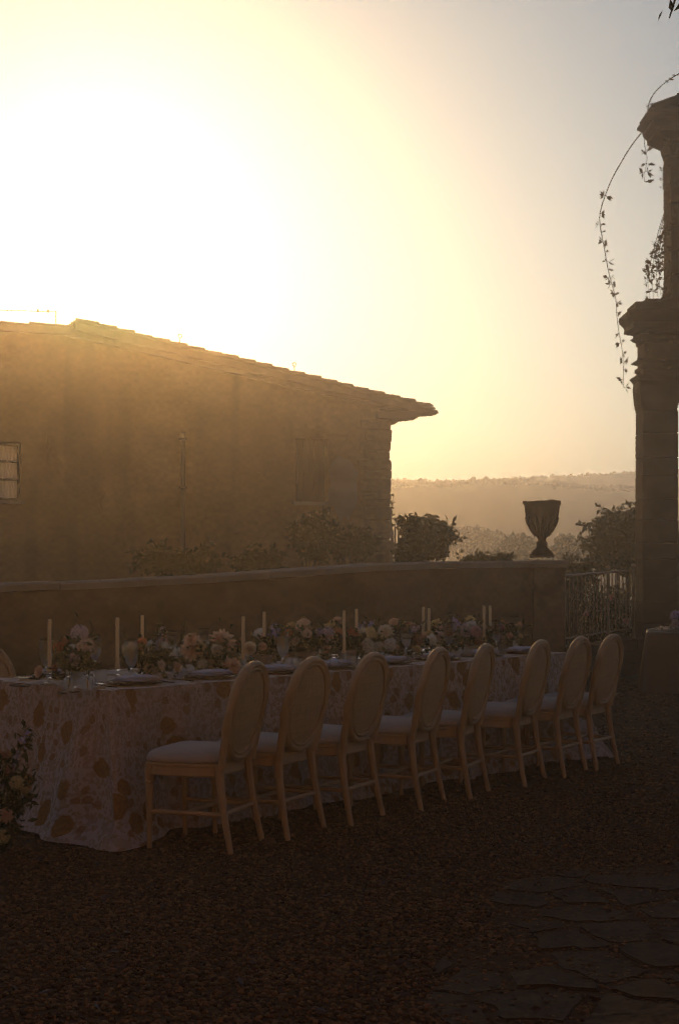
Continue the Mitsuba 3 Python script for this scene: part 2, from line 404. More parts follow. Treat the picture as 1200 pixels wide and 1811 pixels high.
R = rng_of(23); n = 170; y = 4.3 + 9 * R.random(n) ** 1.3; x = R.uniform(-1, 1, n) * (.2386 * y + .5)
put('fallen_leaves', leaves(np.stack([x, y, np.full(n, .016) + R.uniform(0, .012, n)], 1), .045, R, .55, 0, np.stack([R.normal(0, 1, n), R.normal(0, 1, n), R.normal(0, .08, n)], 1)), 'chocolate')
labels['fallen_leaves'] = {'label': 'small brown fallen leaves scattered thinly over the gravel', 'kind': 'stuff'}

# ------------------------------------------------------------------ farm building at the left
BC, BU = np.array([.98, 28.0]), np.array([.93, .367]); BV = np.array([-.367, .93])
BA = np.eye(4); BA[:2, 0], BA[:2, 1], BA[:2, 3] = BU, BV, BC          # local x to the right, y away, z up; origin at the right-hand corner


def bld(m): return xf(m, BA)


def wall_prism(poly, y0, y1):
    """A polygon in local (x, z), extruded from depth y0 to y1."""
    m = extrude(poly, y1 - y0); A = np.array([[1, 0, 0, 0], [0, 0, -1, y1], [0, 1, 0, 0], [0, 0, 0, 1.0]]); m.apply_transform(A); return m


house = thing('farm_building', 'long plastered farmhouse with clay tile roof standing behind the garden wall', 'building')
PK = (-6.22, 5.93); EV = (.72, 4.67); SL = (PK[1] - EV[1]) / (PK[0] - EV[0])
prof = Polygon([(-13, -.5), (0, -.5), (0, 4.68), (PK[0], 5.70), (-13, 5.62)])
win = sbox(-8.1, 2.63, -7.15, 3.66); niche = sbox(-1.95, 2.70, -1.29, 3.92)
part(house, 'wall', bld(wall_prism(prof.difference(win).difference(niche), 0, .45)), 'plaster')
part(house, 'wall', bld(box((-13, 6.5, -.5), (0, 7.0, 4.6))), 'plaster')
part(house, 'wall', bld(box((-.45, .45, -.5), (0, 6.5, 4.5))), 'plaster')
part(house, 'wall', bld(box((-13, .45, -.5), (-12.5, 6.5, 5.4))), 'plaster')
# roof: the slope to the right, the ridge running left
slab = Polygon([(PK[0], 5.70), (EV[0] - .02, EV[1] - .2), (EV[0] - .02, EV[1] - .1), (PK[0], 5.84)])
roof = part(house, 'roof', bld(cat([wall_prism(slab, -.22, 7.6), box((-13, -.1, 5.62), (PK[0], 4.0, 5.74)), box((-13, 4.0, 5.42), (PK[0], 7.6, 5.55))])), 'roof_clay')


def coppo(L=.42, r0=.085, r1=.068, up=True):
    a = np.linspace(0, np.pi, 8); v = []
    for x, r in ((0, r1), (L, r0)):
        for q in (r, r - .014): v.append(np.stack([a * 0 + x, q * np.cos(a), q * np.sin(a) * .85], 1))
    v = np.vstack(v); n = 8; f = []
    for j in range(n - 1):
        f += [[j, j + 1, 2 * n + j + 1, 2 * n + j], [n + j, 3 * n + j, 3 * n + j + 1, n + j + 1], [2 * n + j, 2 * n + j + 1, 3 * n + j + 1, 3 * n + j], [j, n + j, n + j + 1, j + 1]]
    return mesh(v, f)


tile0 = coppo(); R = rng_of(3); ang = math.atan2(-SL, 1); step = .335; far_tiles = []
for col in range(9):
    for i in range(21):
        x = PK[0] + i * step * math.cos(ang)
        A = np.eye(4); t = ang + R.normal(0, .01) - .06          # each tile lies flatter than the slope: the step at its lip
        A[0, 0], A[0, 2], A[2, 0], A[2, 2] = math.cos(t), math.sin(t), -math.sin(t), math.cos(t)
        A[:3, 3] = [x, -.17 + col * .21 + R.normal(0, .006), PK[1] - .085 + SL * (x - PK[0]) + R.normal(0, .005) + .012]
        m = bld(xf(tile0, A))
        if col < 2: part(roof, 'tile', m, 'roof_clay', 40)
        else: far_tiles.append(m)
scene_key = numbered(roof + '__tile_rows'); put(scene_key, cat(far_tiles), 'roof_clay', 40); labels[scene_key] = {'kind': 'stuff'}
for i in range(13):
    x = PK[0] + .28 - i * .50
    prof_t = coppo(.56, .13, .105); A = rotz(math.pi, (x, .05, 5.72 + R.normal(0, .012)))
    part(roof, 'ridge_tile', bld(xf(prof_t, A)), 'roof_clay', 40)
part(roof, 'verge_course', bld(wall_prism(Polygon([(PK[0] - .1, 5.60), (.0, 4.54), (.0, 4.66), (PK[0] - .1, 5.715)]), -.12, -.005)), 'roof_clay')
# eaves at the right end, seen from the side
for j in range(8):
    y = -.1 + j * 1.0
    part(roof, 'rafter', bld(wall_prism(Polygon([(-.3, 4.36), (0, 4.345), (.93, 4.455), (1.02, 4.50), (1.02, 4.53), (-.3, 4.50)]), y, y + .12)), 'dark_wood')
part(roof, 'eave_board', bld(wall_prism(Polygon([(-.2, 4.505), (.55, 4.535), (.55, 4.57), (-.2, 4.54)]), -.16, 7.5)), 'dark_wood')
for j in range(3):
    part(roof, 'eave_tile', bld(xf(coppo(.3, .07, .06), rotz(0, (EV[0] - .17 + .055 * j, -.15 + .01 * j, EV[1] - .06 - .055 * j)))), 'roof_clay', 40)
# window with pale curtain
w = part(house, 'window', bld(cat([box((-8.1, .13, 2.63), (-8.05, .19, 3.66)), box((-7.2, .13, 2.63), (-7.15, .19, 3.66)), box((-8.05, .13, 3.61), (-7.2, .19, 3.66)), box((-8.05, .13, 2.63), (-7.2, .19, 2.68)),
                                   box((-7.645, .132, 2.68), (-7.605, .188, 3.61))])), 'dark_wood')
for z in (2.99, 3.31): part(w, 'glazing_bar', bld(box((-8.05, .134, z), (-7.2, .186, z + .035))), 'dark_wood')
for x0, x1 in ((-8.05, -7.645), (-7.605, -7.2)):
    for z0, z1 in ((2.68, 2.99), (3.025, 3.31), (3.345, 3.61)):
        part(w, 'pane', bld(box((x0, .158, z0), (x1, .162, z1))), 'pane')
cx = np.linspace(-8.1, -7.15, 120); cy = .205 + .018 * np.sin(cx * 92) + .008 * np.sin(cx * 37)
cv = np.vstack([np.stack([cx, cy, cx * 0 + z], 1) for z in (2.6, 3.7)]); i = np.arange(119)
part(w, 'curtain', bld(mesh(cv, np.stack([i, i + 1, i + 121, i + 120], 1))), 'curtain', True, label='pale pleated curtain behind the glass')
part(house, 'sill', bld(box((-8.16, -.06, 2.56), (-7.09, .12, 2.628))), 'pale_stone')
# shuttered opening
sh = part(house, 'shutter', bld(cat([box((-1.95, .2, 2.70), (-1.29, .24, 3.92))])), 'old_shutter', label='closed dark wooden shutter in a small opening')
for i in range(6):
    x = -1.945 + i * .108
    part(sh, 'plank', bld(box((x, .178 + .004 * (i % 2), 2.71), (x + .102, .199, 3.91))), 'old_shutter')
part(house, 'sill', bld(box((-2.02, -.05, 2.63), (-1.22, .16, 2.698))), 'pale_stone')
# rough quoin stones of the right-hand corner
R = rng_of(17); z = -.4; i = 0
while z < 4.28:
    h = R.uniform(.13, .30); wd = R.uniform(.52, .62) if i % 2 else R.uniform(.58, .72)
    m = box((-wd, -.008 - R.uniform(0, .02), z), (.015 + R.uniform(-.01, .045), .3, min(z + h - .008, 4.33)), .02)
    m = m.subdivide(); m.vertices += (meshkit.noise(np.asarray(m.vertices) * 7 + i)[:, None] - .5) * .05
    part(house, 'stone', bld(m), 'plaster'); z += h; i += 1
part(house, 'drainpipe', bld(cat([tube([(-4.2, -.07, z) for z in np.linspace(.0, 3.95, 9)], .045, 10)] + [box((-4.26, -.13, z), (-4.14, .01, z + .04)) for z in (1.6, 2.9, 3.8)])), 'old_shutter', 40)
R = rng_of(8); pp = []
for a in np.linspace(0, 6.28, 26)[:-1]: pp.append((-.98 + .30 * math.cos(a) * R.uniform(.75, 1.2), 3.0 + .62 * math.sin(a) * R.uniform(.8, 1.15)))
part(house, 'plaster_patch', bld(wall_prism(Polygon(pp).buffer(.03).buffer(-.01), -.012, -.001)), 'pale_stone', label='paler plaster patch beside the stone corner')

for x0, z0, w_, h_ in ((-3.2, 2.2, .5, .35), (-5.4, 2.7, .35, .6), (-2.5, 3.3, .28, .2), (-6.3, 3.6, .5, .3), (-4.7, 1.6, .6, .4), (-1.1, 4.1, .5, .12)):
    pp = [(x0 + w_ * math.cos(a) * R.uniform(.55, 1.15), z0 + h_ * math.sin(a) * R.uniform(.55, 1.15)) for a in np.linspace(0, 6.28, 22)[:-1]]
    part(house, 'plaster_patch', bld(wall_prism(Polygon(pp).buffer(.02).buffer(-.02), -.014, -.001)), 'plaster')

# little iron hooks and the wire on the roof
for x_px, y_px in ((314, 600), (515, 644)):
    k = -(x_px - 600) / F; s = (.98 + 28 * k) / (.93 + .367 * k); x = -s; z = PK[1] + SL * (x - PK[0]) + .0
    a = np.linspace(0, 6.28, 15)[:-1]; ring = np.stack([x + .035 * np.cos(a), a * 0 - .17, z + .13 + .035 * np.sin(a)], 1)
    t = thing('roof_hook', 'small iron ring hook on the roof edge, ' + ('higher up the slope' if x_px < 400 else 'lower down near the eaves'), 'hook', 'ring hooks on the roof edge')
    part(t, 'ring', bld(tube(ring, .009, 6, closed=True)), 'iron', True); part(t, 'spike', bld(tube([(x, -.17, z - .1), (x, -.17, z + .095)], .009, 6)), 'iron', True)
t = thing('roof_wire', 'thin wire on a short rod along the ridge at the left', 'wire')
k = 500 / F; s = (.98 + 28 * k) / (.93 + .367 * k)
part(t, 'rod', bld(tube([(-s, .05, 5.75), (-s, .05, 6.06)], .011, 6)), 'iron', True)
part(t, 'wire', bld(tube([(-s + .0, .05, 6.045), (-s - 1.2, .06, 6.005), (-s - 3, .1, 6.0), (-s - 6, .1, 6.03)], .007, 6)), 'iron', True)
for dx in (.32, .14): part(t, 'insulator', bld(tube([(-s - dx, .05, 6.02 + .0), (-s - dx, .05, 6.07)], .018, 6)), 'iron', True)


# ------------------------------------------------------------------ plants behind the wall
def shrub(name, c, r, n, label, catg, mat, leaf, clumps=22, seed=1, tight=.30, aspect=.55, stems=6, group=None, droop=.1):
    R = rng_of(seed); t = thing(name, label, catg, group); c = np.array(c, float); r = np.array(r, float)
    pts = cloud(c, r, n, R, clumps, tight)
    st = []; a_ = R.uniform(0, 6.283, clumps); el = R.uniform(-.1, 1.0, clumps)
    for a, e in zip(a_, el):                                              # shoots that break the outline
        b = c + r * .62 * np.array([math.cos(a) * math.cos(e), math.sin(a) * math.cos(e), math.sin(e)]); d = (b - c) / r; d = d / np.linalg.norm(d) * r * R.uniform(.35, .62) + [0, 0, .06 * R.random()]
        tt = R.uniform(0, 1, 34); pts = np.vstack([pts, b + d * tt[:, None] + R.normal(0, 1, (34, 3)) * .045 * (1.25 - tt[:, None])]); st.append(tube([b, b + d], .004, 4))
    for i in range(stems):
        e = c + r * R.uniform(-.6, .6, 3); b = np.array([c[0] + R.normal(0, .1), c[1] + R.normal(0, .1), 0.0]); st.append(tube([b, (b + e) / 2 + R.normal(0, .06, 3), e], [.018, .012, .006], 5))
    part(t, 'stem', cat(st), 'bark', 40); part(t, 'foliage', leaves(pts, leaf, R, aspect, droop), mat)
    return t


shrub('bush', P(752, 962, 20.3), (.50, .42, .42), 5200, 'dark rounded leafy bush behind the wall beside the farmhouse corner', 'bush', 'leaf_green', .085, 26, 31)
shrub('bush', P(1090, 962, 22.6) + [.08, 0, -.05], (.66, .5, .74), 9500, 'tall dark bush behind the railing, leaning against the pier', 'bush', 'leaf_green', .09, 30, 33)
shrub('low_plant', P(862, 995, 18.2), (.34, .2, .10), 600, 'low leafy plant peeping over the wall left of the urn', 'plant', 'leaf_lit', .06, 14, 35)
shrub('low_plant', P(1020, 1003, 20.0) + [0, 0, -.15], (.3, .3, .3), 1200, 'small grey leafy plant just right of the wall pedestal', 'plant', 'leaf_green', .06, 14, 36)
shrub('flowering_shrub', P(1060, 1088, 20.3) + [-.1, .4, -.1], (.95, .35, .66), 8500, 'sparse sunlit flowering shrub behind the railing bars', 'shrub', 'leaf_green', .06, 40, 37, .4)
for n_, (x, y) in enumerate(((1078, 1056), (1035, 1085), (1106, 1100))):
    c = P(x, y, 19.6); R = rng_of(60 + n_)
    part('flowering_shrub', 'bloom', leaves(np.repeat(c[None], 26, 0), .055, R, .9), 'petal_pink')
shrub('climbing_shrub', P(312, 1000, 23.3), (.72, .3, .42), 1500, 'broad shrub growing against the farmhouse wall below the drainpipe', 'shrub', 'leaf_green', .1, 20, 41)
shrub('climbing_shrub', P(455, 1000, 24.5), (.45, .3, .32), 1000, 'low shrub against the farmhouse wall, between the drainpipe and the shutter', 'shrub', 'leaf_green', .1, 18, 42)
shrub('climbing_shrub', P(552, 960, 26.2), (.42, .2, .62), 1500, 'tall climbing shrub under the shuttered opening', 'shrub', 'leaf_green', .1, 20, 43)
shrub('climbing_shrub', P(625, 970, 26.6), (.5, .2, .42), 1400, 'leafy shrub at the foot of the stone corner', 'shrub', 'leaf_green', .1, 20, 44)
R = rng_of(50); t = thing('ivy', 'thin strands of sunlit ivy hanging on the right edge of the farmhouse', 'ivy')
for s_ in range(3):
    x0 = .06 + .035 * s_; z = np.linspace(2.85 - .15 * s_, 1.5, 12); pts = np.stack([x0 + .03 * np.sin(z * 7 + s_), z * 0 + .1 * s_, z], 1)
    part(t, 'stem', bld(tube(pts, .006, 5)), 'bark', True)
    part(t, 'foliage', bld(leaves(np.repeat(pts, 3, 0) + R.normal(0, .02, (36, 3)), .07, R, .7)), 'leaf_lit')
t = thing('paling_fence', 'short pale paling fence between the farmhouse corner and the dark bush', 'fence')
for i in range(4):
    c = P(692 + 6.2 * i, 930, 22.0); part(t, 'paling', box((c[0] - .012, 21.99, 0), (c[0] + .012, 22.01, c[2] - .06 * i * .3)), 'pale_stone')
part(t, 'rail', box((P(690, 0, 22)[0], 22.011, 1.3), (P(714, 0, 22)[0], 22.03, 1.35)), 'pale_stone')

# ------------------------------------------------------------------ unseen house front behind the camera: warms the chairs, blocks blue sky
unseen_villa = thing('unseen_villa', 'unseen ochre house front behind the viewer, placed to bounce warm light onto the chairs', 'building')
op = [sbox(x, z, x + 1.1, z + 1.9) for x in np.arange(-14, 14, 3.4) for z in (.9, 4.4, 7.7)]
pol = sbox(-16, -.2, 16, 10.4)
for o in op: pol = pol.difference(o)
part(unseen_villa, 'wall', wall_prism(pol, -5.5, -5.0), 'unseen_front_ochre')
part(unseen_villa, 'wall', box((-16, -13, -.2), (16, -12.5, 10.3)), 'unseen_front_ochre')
for o in op:
    a = o.bounds; part(unseen_villa, 'shutter', box((a[0], -5.3, a[1]), (a[2], -5.2, a[3])), 'old_shutter')
part(unseen_villa, 'roof', box((-16.5, -13.5, 10.4), (16.5, -4.4, 10.7)), 'roof_clay')

# ------------------------------------------------------------------ garden wall, pedestal, urn, railing
W0, W1 = np.array([-7.14, 10.99]), np.array([2.3, 17.0]); wd = (W1 - W0) / np.linalg.norm(W1 - W0); wn = np.array([wd[1], -wd[0]])   # wn faces the yard
WL = np.linalg.norm(W1 - W0)
tops_s = np.array([0, 4.67, 7.07, 9.14, 10.1, WL + .5]); tops_z = np.array([1.17, 1.285, 1.368, 1.486, 1.515, 1.52])
wall = thing('garden_wall', 'long low plastered garden wall with stone coping behind the table', 'wall')
ss = np.linspace(0, WL, 60); zz = np.interp(ss, tops_s, tops_z) - .075 + .012 * np.sin(ss * 2.3)
v = []
for s_, z_ in zip(ss, zz):
    for o, z2 in ((0, -.2), (0, z_), (-.42, z_), (-.42, -.2)): v.append([*(W0 + wd * s_ + wn * o), z2])
i, j = np.meshgrid(np.arange(59), np.arange(4), indexing='ij')
part(wall, 'face', mesh(v, np.stack([i * 4 + j, (i + 1) * 4 + j, (i + 1) * 4 + (j + 1) % 4, i * 4 + (j + 1) % 4], -1).reshape(-1, 4)), 'old_stone')
R = rng_of(71); s_ = 0.0
while s_ < WL - .05:
    L = min(R.uniform(.55, .95), WL - s_); a, b = s_ + .004, s_ + L - .004; dz = R.normal(0, .006)
    za, zb = np.interp([a, b], tops_s, tops_z) + dz
    v = [[*(W0 + wd * q + wn * o), z2] for q, zt in ((a, za), (b, zb)) for o, z2 in ((.05, zt - .078), (.055, zt - .02), (.03, zt), (-.45, zt), (-.47, zt - .02), (-.47, zt - .078))]
    part(wall, 'coping', trimesh.convex.convex_hull(np.array(v)), 'pale_stone'); s_ += L
pc = np.array([2.485, 17.05])
def pbox(hw, z0, z1, bev=.008): return box((pc[0] - hw, pc[1] - hw, z0), (pc[0] + hw, pc[1] + hw, z1), bev)
part(wall, 'pedestal', pbox(.185, -.2, 1.44), 'old_stone'); part(wall, 'pedestal_cap', cat([pbox(.2, 1.44, 1.47), pbox(.225, 1.47, 1.525)]), 'pale_stone')

urn = thing('stone_urn', 'weathered stone urn with broken rim standing on the wall pedestal', 'urn')
uz = lambda y: EYE + (H0 - y) / F * 17.05
prof = [(.0, uz(986)), (.145, uz(986)), (.145, uz(981)), (.125, uz(979)), (.115, uz(974)), (.075, uz(970)), (.06, uz(966)), (.066, uz(963)), (.066, uz(959)), (.05, uz(957)), (.052, uz(953)), (.085, uz(946)), (.125, uz(936)), (.165, uz(924)),
        (.196, uz(911)), (.208, uz(900)), (.212, uz(893)), (.228, uz(891)), (.228, uz(886)), (.195, uz(886)), (.185, uz(900)), (.10, uz(938)), (0, uz(942))]
um = lathe(prof, 40, (P(957.5, 0, 17.05)[0], 17.05, 0))
a = np.arctan2(um.vertices[:, 1] - 17.05, um.vertices[:, 0] - um.vertices[:, 0].mean()); top = um.vertices[:, 2] > uz(895)
um.vertices[:, 2] += np.where(top, .022 * (meshkit.noise(np.stack([a * 2.6, a * 0, a * 0], -1)) - .55), 0)
um.vertices[:] += (meshkit.noise(np.asarray(um.vertices) * 26)[:, None] - .5) * .010
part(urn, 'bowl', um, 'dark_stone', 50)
part(urn, 'rim_shard', bld(box((0, 0, 0), (0, 0, 0))) if False else xf(box((-.04, -.02, -.02), (.035, .02, .03), .006), rotz(.3, tuple(P(973, 888, 17.0)))), 'dark_stone', label='broken piece standing up on the rim')
for i in range(12):
    a = i / 12 * 6.283; q = []
    for y, rr in ((948, .080), (938, .122), (926, .163), (914, .194)): q.append((P(957.5, 0, 17.05)[0] + rr * math.cos(a), 17.05 + rr * math.sin(a), uz(y)))
    part(urn, 'gadroon', tube(q, [.012, .02, .024, .014], 6), 'dark_stone', 50)

rail = thing('iron_railing', 'wrought iron railing with sunlit top rail between wall and pier', 'railing')
ra, rb = np.array([2.70, 17.2]), np.array([4.05, 19.55]); lerp = lambda t: ra + (rb - ra) * t
zt, zb = lambda t: 1.335 + .065 * t, lambda t: .575 + .033 * t
part(rail, 'top_rail', tube([(*lerp(t), zt(t)) for t in np.linspace(0, 1, 6)], .016, 8), 'iron', 40)
part(rail, 'bottom_rail', tube([(*lerp(t), zb(t)) for t in np.linspace(0, 1, 6)], .012, 6), 'iron', 40)
for i in range(19):
    t = (i + .5) / 19
    part(rail, 'baluster', tube([(*lerp(t), zb(t)), (*lerp(t), zt(t) - .01)], .0075, 6), 'iron', 40)
for t in (.015, .60, .985):
    c = lerp(t); pst = part(rail, 'post', tube([(*c, .3), (*c, zt(t) + .02)], .022, 8), 'iron', 40)
    if t > .1: part(pst, 'knob', xf(trimesh.creation.icosphere(2, .034), rotz(0, (*c, zt(t) + .055))), 'iron', True)
t = thing('low_kerb_wall', 'low dark stone kerb wall under the iron railing', 'wall')
kd = (rb - ra) / np.linalg.norm(rb - ra); kn = np.array([kd[1], -kd[0]]); R = rng_of(4); s_, L0 = -.0, np.linalg.norm(rb - ra)
for row, (z0, z1) in enumerate(((-.1, .16), (.166, .33), (.336, .47))):
    s_ = -.02
    while s_ < L0 - .05:
        L = min(R.uniform(.3, .55), L0 - s_); v = [[*(ra + kd * q + kn * o), z] for q in (s_ + .004, s_ + L - .004) for o in (.14 + R.uniform(0, .02), -.14) for z in (z0, z1)]
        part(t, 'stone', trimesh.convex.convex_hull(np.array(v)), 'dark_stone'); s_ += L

# ------------------------------------------------------------------ stone gateway at the right
YB, YF = 19.95, 19.5
gx = lambda x: (x - 600) / F * YB
gz = lambda y: EYE + (H0 - y) / F * YB
gate = thing('stone_gateway', 'tall dark stone gateway with moulded cornices at the right edge', 'gateway')


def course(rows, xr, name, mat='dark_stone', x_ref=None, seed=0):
    """rows: (left x, z) going up; mouldings return along the front by the same projection."""
    x_ref = x_ref if x_ref is not None else max(r[0] for r in rows); v = []
    for x, z in rows:
        pr = max(0.0, x_ref - x); v += [[x, YB, z], [x, YF - pr, z], [xr + pr * (xr < 6), YF - pr, z], [xr + pr * (xr < 6), YB, z]]
    n = len(rows); i, j = np.meshgrid(np.arange(n - 1), np.arange(4), indexing='ij')
    f = np.stack([i * 4 + j, i * 4 + (j + 1) % 4, (i + 1) * 4 + (j + 1) % 4, (i + 1) * 4 + j], -1).reshape(-1, 4)
    f = np.vstack([f[:, [0, 1, 2]], f[:, [0, 2, 3]], [[0, 3, 2], [0, 2, 1]], [[4 * n - 4, 4 * n - 3, 4 * n - 2], [4 * n - 4, 4 * n - 2, 4 * n - 1]]])
    return part(gate, name, mesh(v, f), mat)


XR = 4.62
z = -.2; R = rng_of(13)
while z < gz(735):                                                       # the pier is laid in courses
    h = min(R.uniform(.22, .34), gz(732) - z); x = gx(1122.5) + R.uniform(-.006, .006)
    course([(x + .012, z), (x, z + .012), (x, z + h - .012), (x + .012, z + h)], XR, 'course', seed=int(z * 10)); z += h
course([(gx(a), gz(b)) for a, b in ((1122.8, 732), (1122.8, 729.6), (1120, 718), (1117.3, 691), (1118.7, 680.8), (1111.9, 672.5), (1112, 671.5), (1123.8, 670.7), (1124, 661.4))], XR, 'capital', x_ref=gx(1123))
course([(gx(a), gz(b)) for a, b in ((1124, 661.4), (1120.6, 660.7), (1121, 654.7), (1126.6, 653.8), (1126.4, 648), (1114.4, 645), (1114.4, 644), (1126, 642.7), (1126, 614.8), (1123, 613), (1122.6, 607.6), (1113.3, 602.8), (1113.3, 602), (1119, 599), (1118, 594.7))], 9.0, 'entablature', x_ref=gx(1126))
course([(gx(a), gz(b)) for a, b in ((1118, 594.7), (1102, 591.5), (1102.7, 582.5), (1093.6, 573), (1093.2, 564), (1107.3, 560), (1108, 547), (1123.8, 544.5), (1128.8, 539))], 9.0, 'cornice', x_ref=gx(1126))
z = gz(539); R = rng_of(14)
while z < gz(290):
    h = min(R.uniform(.24, .36), gz(286) - z); x = gx(1172) + R.uniform(-.005, .005)
    course([(x + .01, z), (x, z + .01), (x, z + h - .01), (x + .01, z + h)], 9.0, 'course'); z += h
course([(gx(a), gz(b)) for a, b in ((1172, 286), (1166, 267), (1143, 257), (1143, 250), (1135, 241), (1135, 236), (1124.6, 230), (1126, 226), (1137, 217))], 9.0, 'cornice', x_ref=gx(1172))
# sloping pediment tiles
R = rng_of(15)
for i in range(9):
    x0 = gx(1134) + i * .34; z0 = gz(219) + i * .34 * .42
    m = box((-.02, YF - .32, -.03), (.42, YB + .05, .045), .012); A = np.eye(4); a = math.atan(.42) - .05
    A[0, 0], A[0, 2], A[2, 0], A[2, 2] = math.cos(a), -math.sin(a), math.sin(a), math.cos(a); A[:3, 3] = [x0, R.normal(0, .01), z0 + R.normal(0, .008)]
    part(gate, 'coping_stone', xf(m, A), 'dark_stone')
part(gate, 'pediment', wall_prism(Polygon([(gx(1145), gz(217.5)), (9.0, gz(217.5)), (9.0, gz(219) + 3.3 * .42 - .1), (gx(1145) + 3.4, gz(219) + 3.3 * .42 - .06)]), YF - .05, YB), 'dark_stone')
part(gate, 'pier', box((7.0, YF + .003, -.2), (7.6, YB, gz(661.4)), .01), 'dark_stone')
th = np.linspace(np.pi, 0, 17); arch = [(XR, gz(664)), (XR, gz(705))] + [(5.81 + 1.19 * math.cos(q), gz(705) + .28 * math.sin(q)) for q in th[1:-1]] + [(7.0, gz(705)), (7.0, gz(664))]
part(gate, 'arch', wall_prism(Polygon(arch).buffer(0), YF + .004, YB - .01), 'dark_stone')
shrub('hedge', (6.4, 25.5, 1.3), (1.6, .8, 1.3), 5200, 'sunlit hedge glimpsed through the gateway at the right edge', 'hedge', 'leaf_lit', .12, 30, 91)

# ------------------------------------------------------------------ creeper on the gateway
vine = thing('creeper', 'five-leaved creeper trailing long bare strands from the stone gateway', 'creeper')


def creeper_leaf(c, d, size, rng):
    d = np.asarray(d, float); n = rng.integers(3, 6); fan = np.linspace(-1.15, 1.15, n)
    side = np.cross(d, rng.normal(size=3)); side /= np.linalg.norm(side) + 1e-9; ms = []
    dirs = np.array([d * math.cos(f) + side * math.sin(f) for f in fan])
    st = np.asarray(c) + d * size * .35
    return cat([leaves(np.repeat(st[None], n, 0), size, rng, .46, .15, dirs * 3), tube([c, st], .003, 4)])


def strand(pix, Y, r, nodes, size, seed, tip=.45):
    R = rng_of(seed); p = np.array([P(x, y, Y + .04 * math.sin(i * 1.7)) for i, (x, y) in enumerate(pix)])
    t = np.linspace(0, 1, len(p)); tt = np.linspace(0, 1, len(p) * 5)
    from scipy.interpolate import CubicSpline
    q = CubicSpline(t, p)(tt)
    part(vine, 'stem', tube(q, np.linspace(r, r * tip, len(q)), 6), 'bark', True)
    for f in nodes:
        c = CubicSpline(t, p)(f)
        for s in (-1, 1):
            if R.random() < .28: continue
            d = np.array([s * R.uniform(.5, 1), R.normal(0, .4), R.uniform(-.5, .35)]); d /= np.linalg.norm(d)
            part(vine, 'leaf', creeper_leaf(c, d, size * R.uniform(.7, 1.15), R), 'leaf_vine')


strand([(1136, 232), (1112, 263), (1097, 288), (1083, 313), (1070, 344), (1060, 379), (1062, 410), (1068, 441), (1073.5, 472), (1081, 503), (1088, 530), (1090, 561), (1095, 596), (1100, 627), (1101, 658), (1102.5, 687)], 19.3, .0075,
       [.27, .33, .37, .40, .44, .475, .51, .545, .57, .60, .64, .68, .715, .75, .79, .82, .86, .89, .925, .96, .995], .074, 1)
strand([(1146, 222), (1144, 200), (1147, 182), (1156, 165), (1174, 147), (1200, 130), (1240, 112)], 19.4, .008, [.05, .3, .5, .72, .8, .88], .05, 2, .8)
strand([(1153, 213), (1158, 200), (1168, 190), (1200, 167), (1240, 148)], 19.3, .016, [.9], .05, 3, .9)
strand([(1138, 240), (1140, 262), (1143, 280), (1140, 300), (1139, 322)], 19.2, .005, [.3, .5, .62, .8, .98], .085, 4)
for k_, x_ in enumerate((1148, 1155, 1163, 1169)):
    strand([(1172, 380 + 5 * k_), (x_ + 8, 402 + 12 * (3 - k_)), (x_, 440 + 10 * (3 - k_)), (x_ - 4, 490), (x_ + 2, 537)], 19.35, .005, np.linspace(.2, .97, 12), .07, 10 + k_)
strand([(1174, 285), (1171, 300), (1170, 318), (1171, 336)], 19.3, .004, [.3, .6, .9], .05, 20)
R = rng_of(77)
for i in range(46):
    x, y = R.uniform(1140, 1220), R.choice([R.uniform(560, 660), R.uniform(330, 530), R.uniform(245, 300)]); x = max(x, 1178) if y < 530 else x
    c = P(x, y, 19.42); d = np.array([R.normal(0, .7), -.4, -.6]); part(vine, 'leaf', creeper_leaf(c, d / np.linalg.norm(d), .05, R), 'leaf_vine')

# ------------------------------------------------------------------ tree whose branch tip hangs in at the top right
t = thing('overhanging_tree', 'tip of a leafy branch hanging in at the top right corner', 'tree')
part(t, 'trunk', tube([(3.6, 5.2, -.2), (3.55, 5.3, 1.6), (3.3, 5.5, 3.2), (2.9, 5.8, 4.6)], [.16, .13, .11, .06], 10), 'bark', 40)
b1 = np.array([(2.9, 5.8, 4.6), (2.35, 5.95, 4.75), (1.85, 6.0, 4.45), (1.44, 6.0, 3.93), (1.39, 6.0, 3.765)])
part(t, 'branch', tube(b1, [.05, .025, .014, .007, .003], 7), 'bark', 40)
R = rng_of(88); tt = np.linspace(0, 1, 60); q = np.stack([np.interp(tt, np.linspace(0, 1, 5), b1[:, k]) for k in range(3)], 1)
part(t, 'foliage', leaves(q[8:] + R.normal(0, .03, (52, 3)) + [.02, 0, .03], .07, R, .3, .9), 'leaf_green')
part(t, 'foliage', leaves(cloud((3.3, 5.6, 4.9), (1.1, .9, .7), 1800, R, 18), .09, R, .4, .4), 'leaf_green')

# ------------------------------------------------------------------ the long table and its cloth
TA = math.radians(41.5); TD, TN = np.array([math.sin(TA), math.cos(TA)]), np.array([math.cos(TA), -math.sin(TA)])
TC = np.array([-1.215, 7.545]); TL, TW, TZ = 4.5, 1.2, .79
def tp(a, c, z=TZ): q = TC + TD * a - TN * c; return np.array([q[0], q[1], z])
TM = np.eye(4); TM[:2, 0], TM[:2, 1], TM[:2, 3] = TN, TD, TC            # local: x towards the yard side, y along the table


def on_table(x, c, z=TZ):
    k = (x - 600) / F; q = TC - TN * c; a = (k * q[1] - q[0]) / (TD[0] - k * TD[1]); return tp(a, c, z)


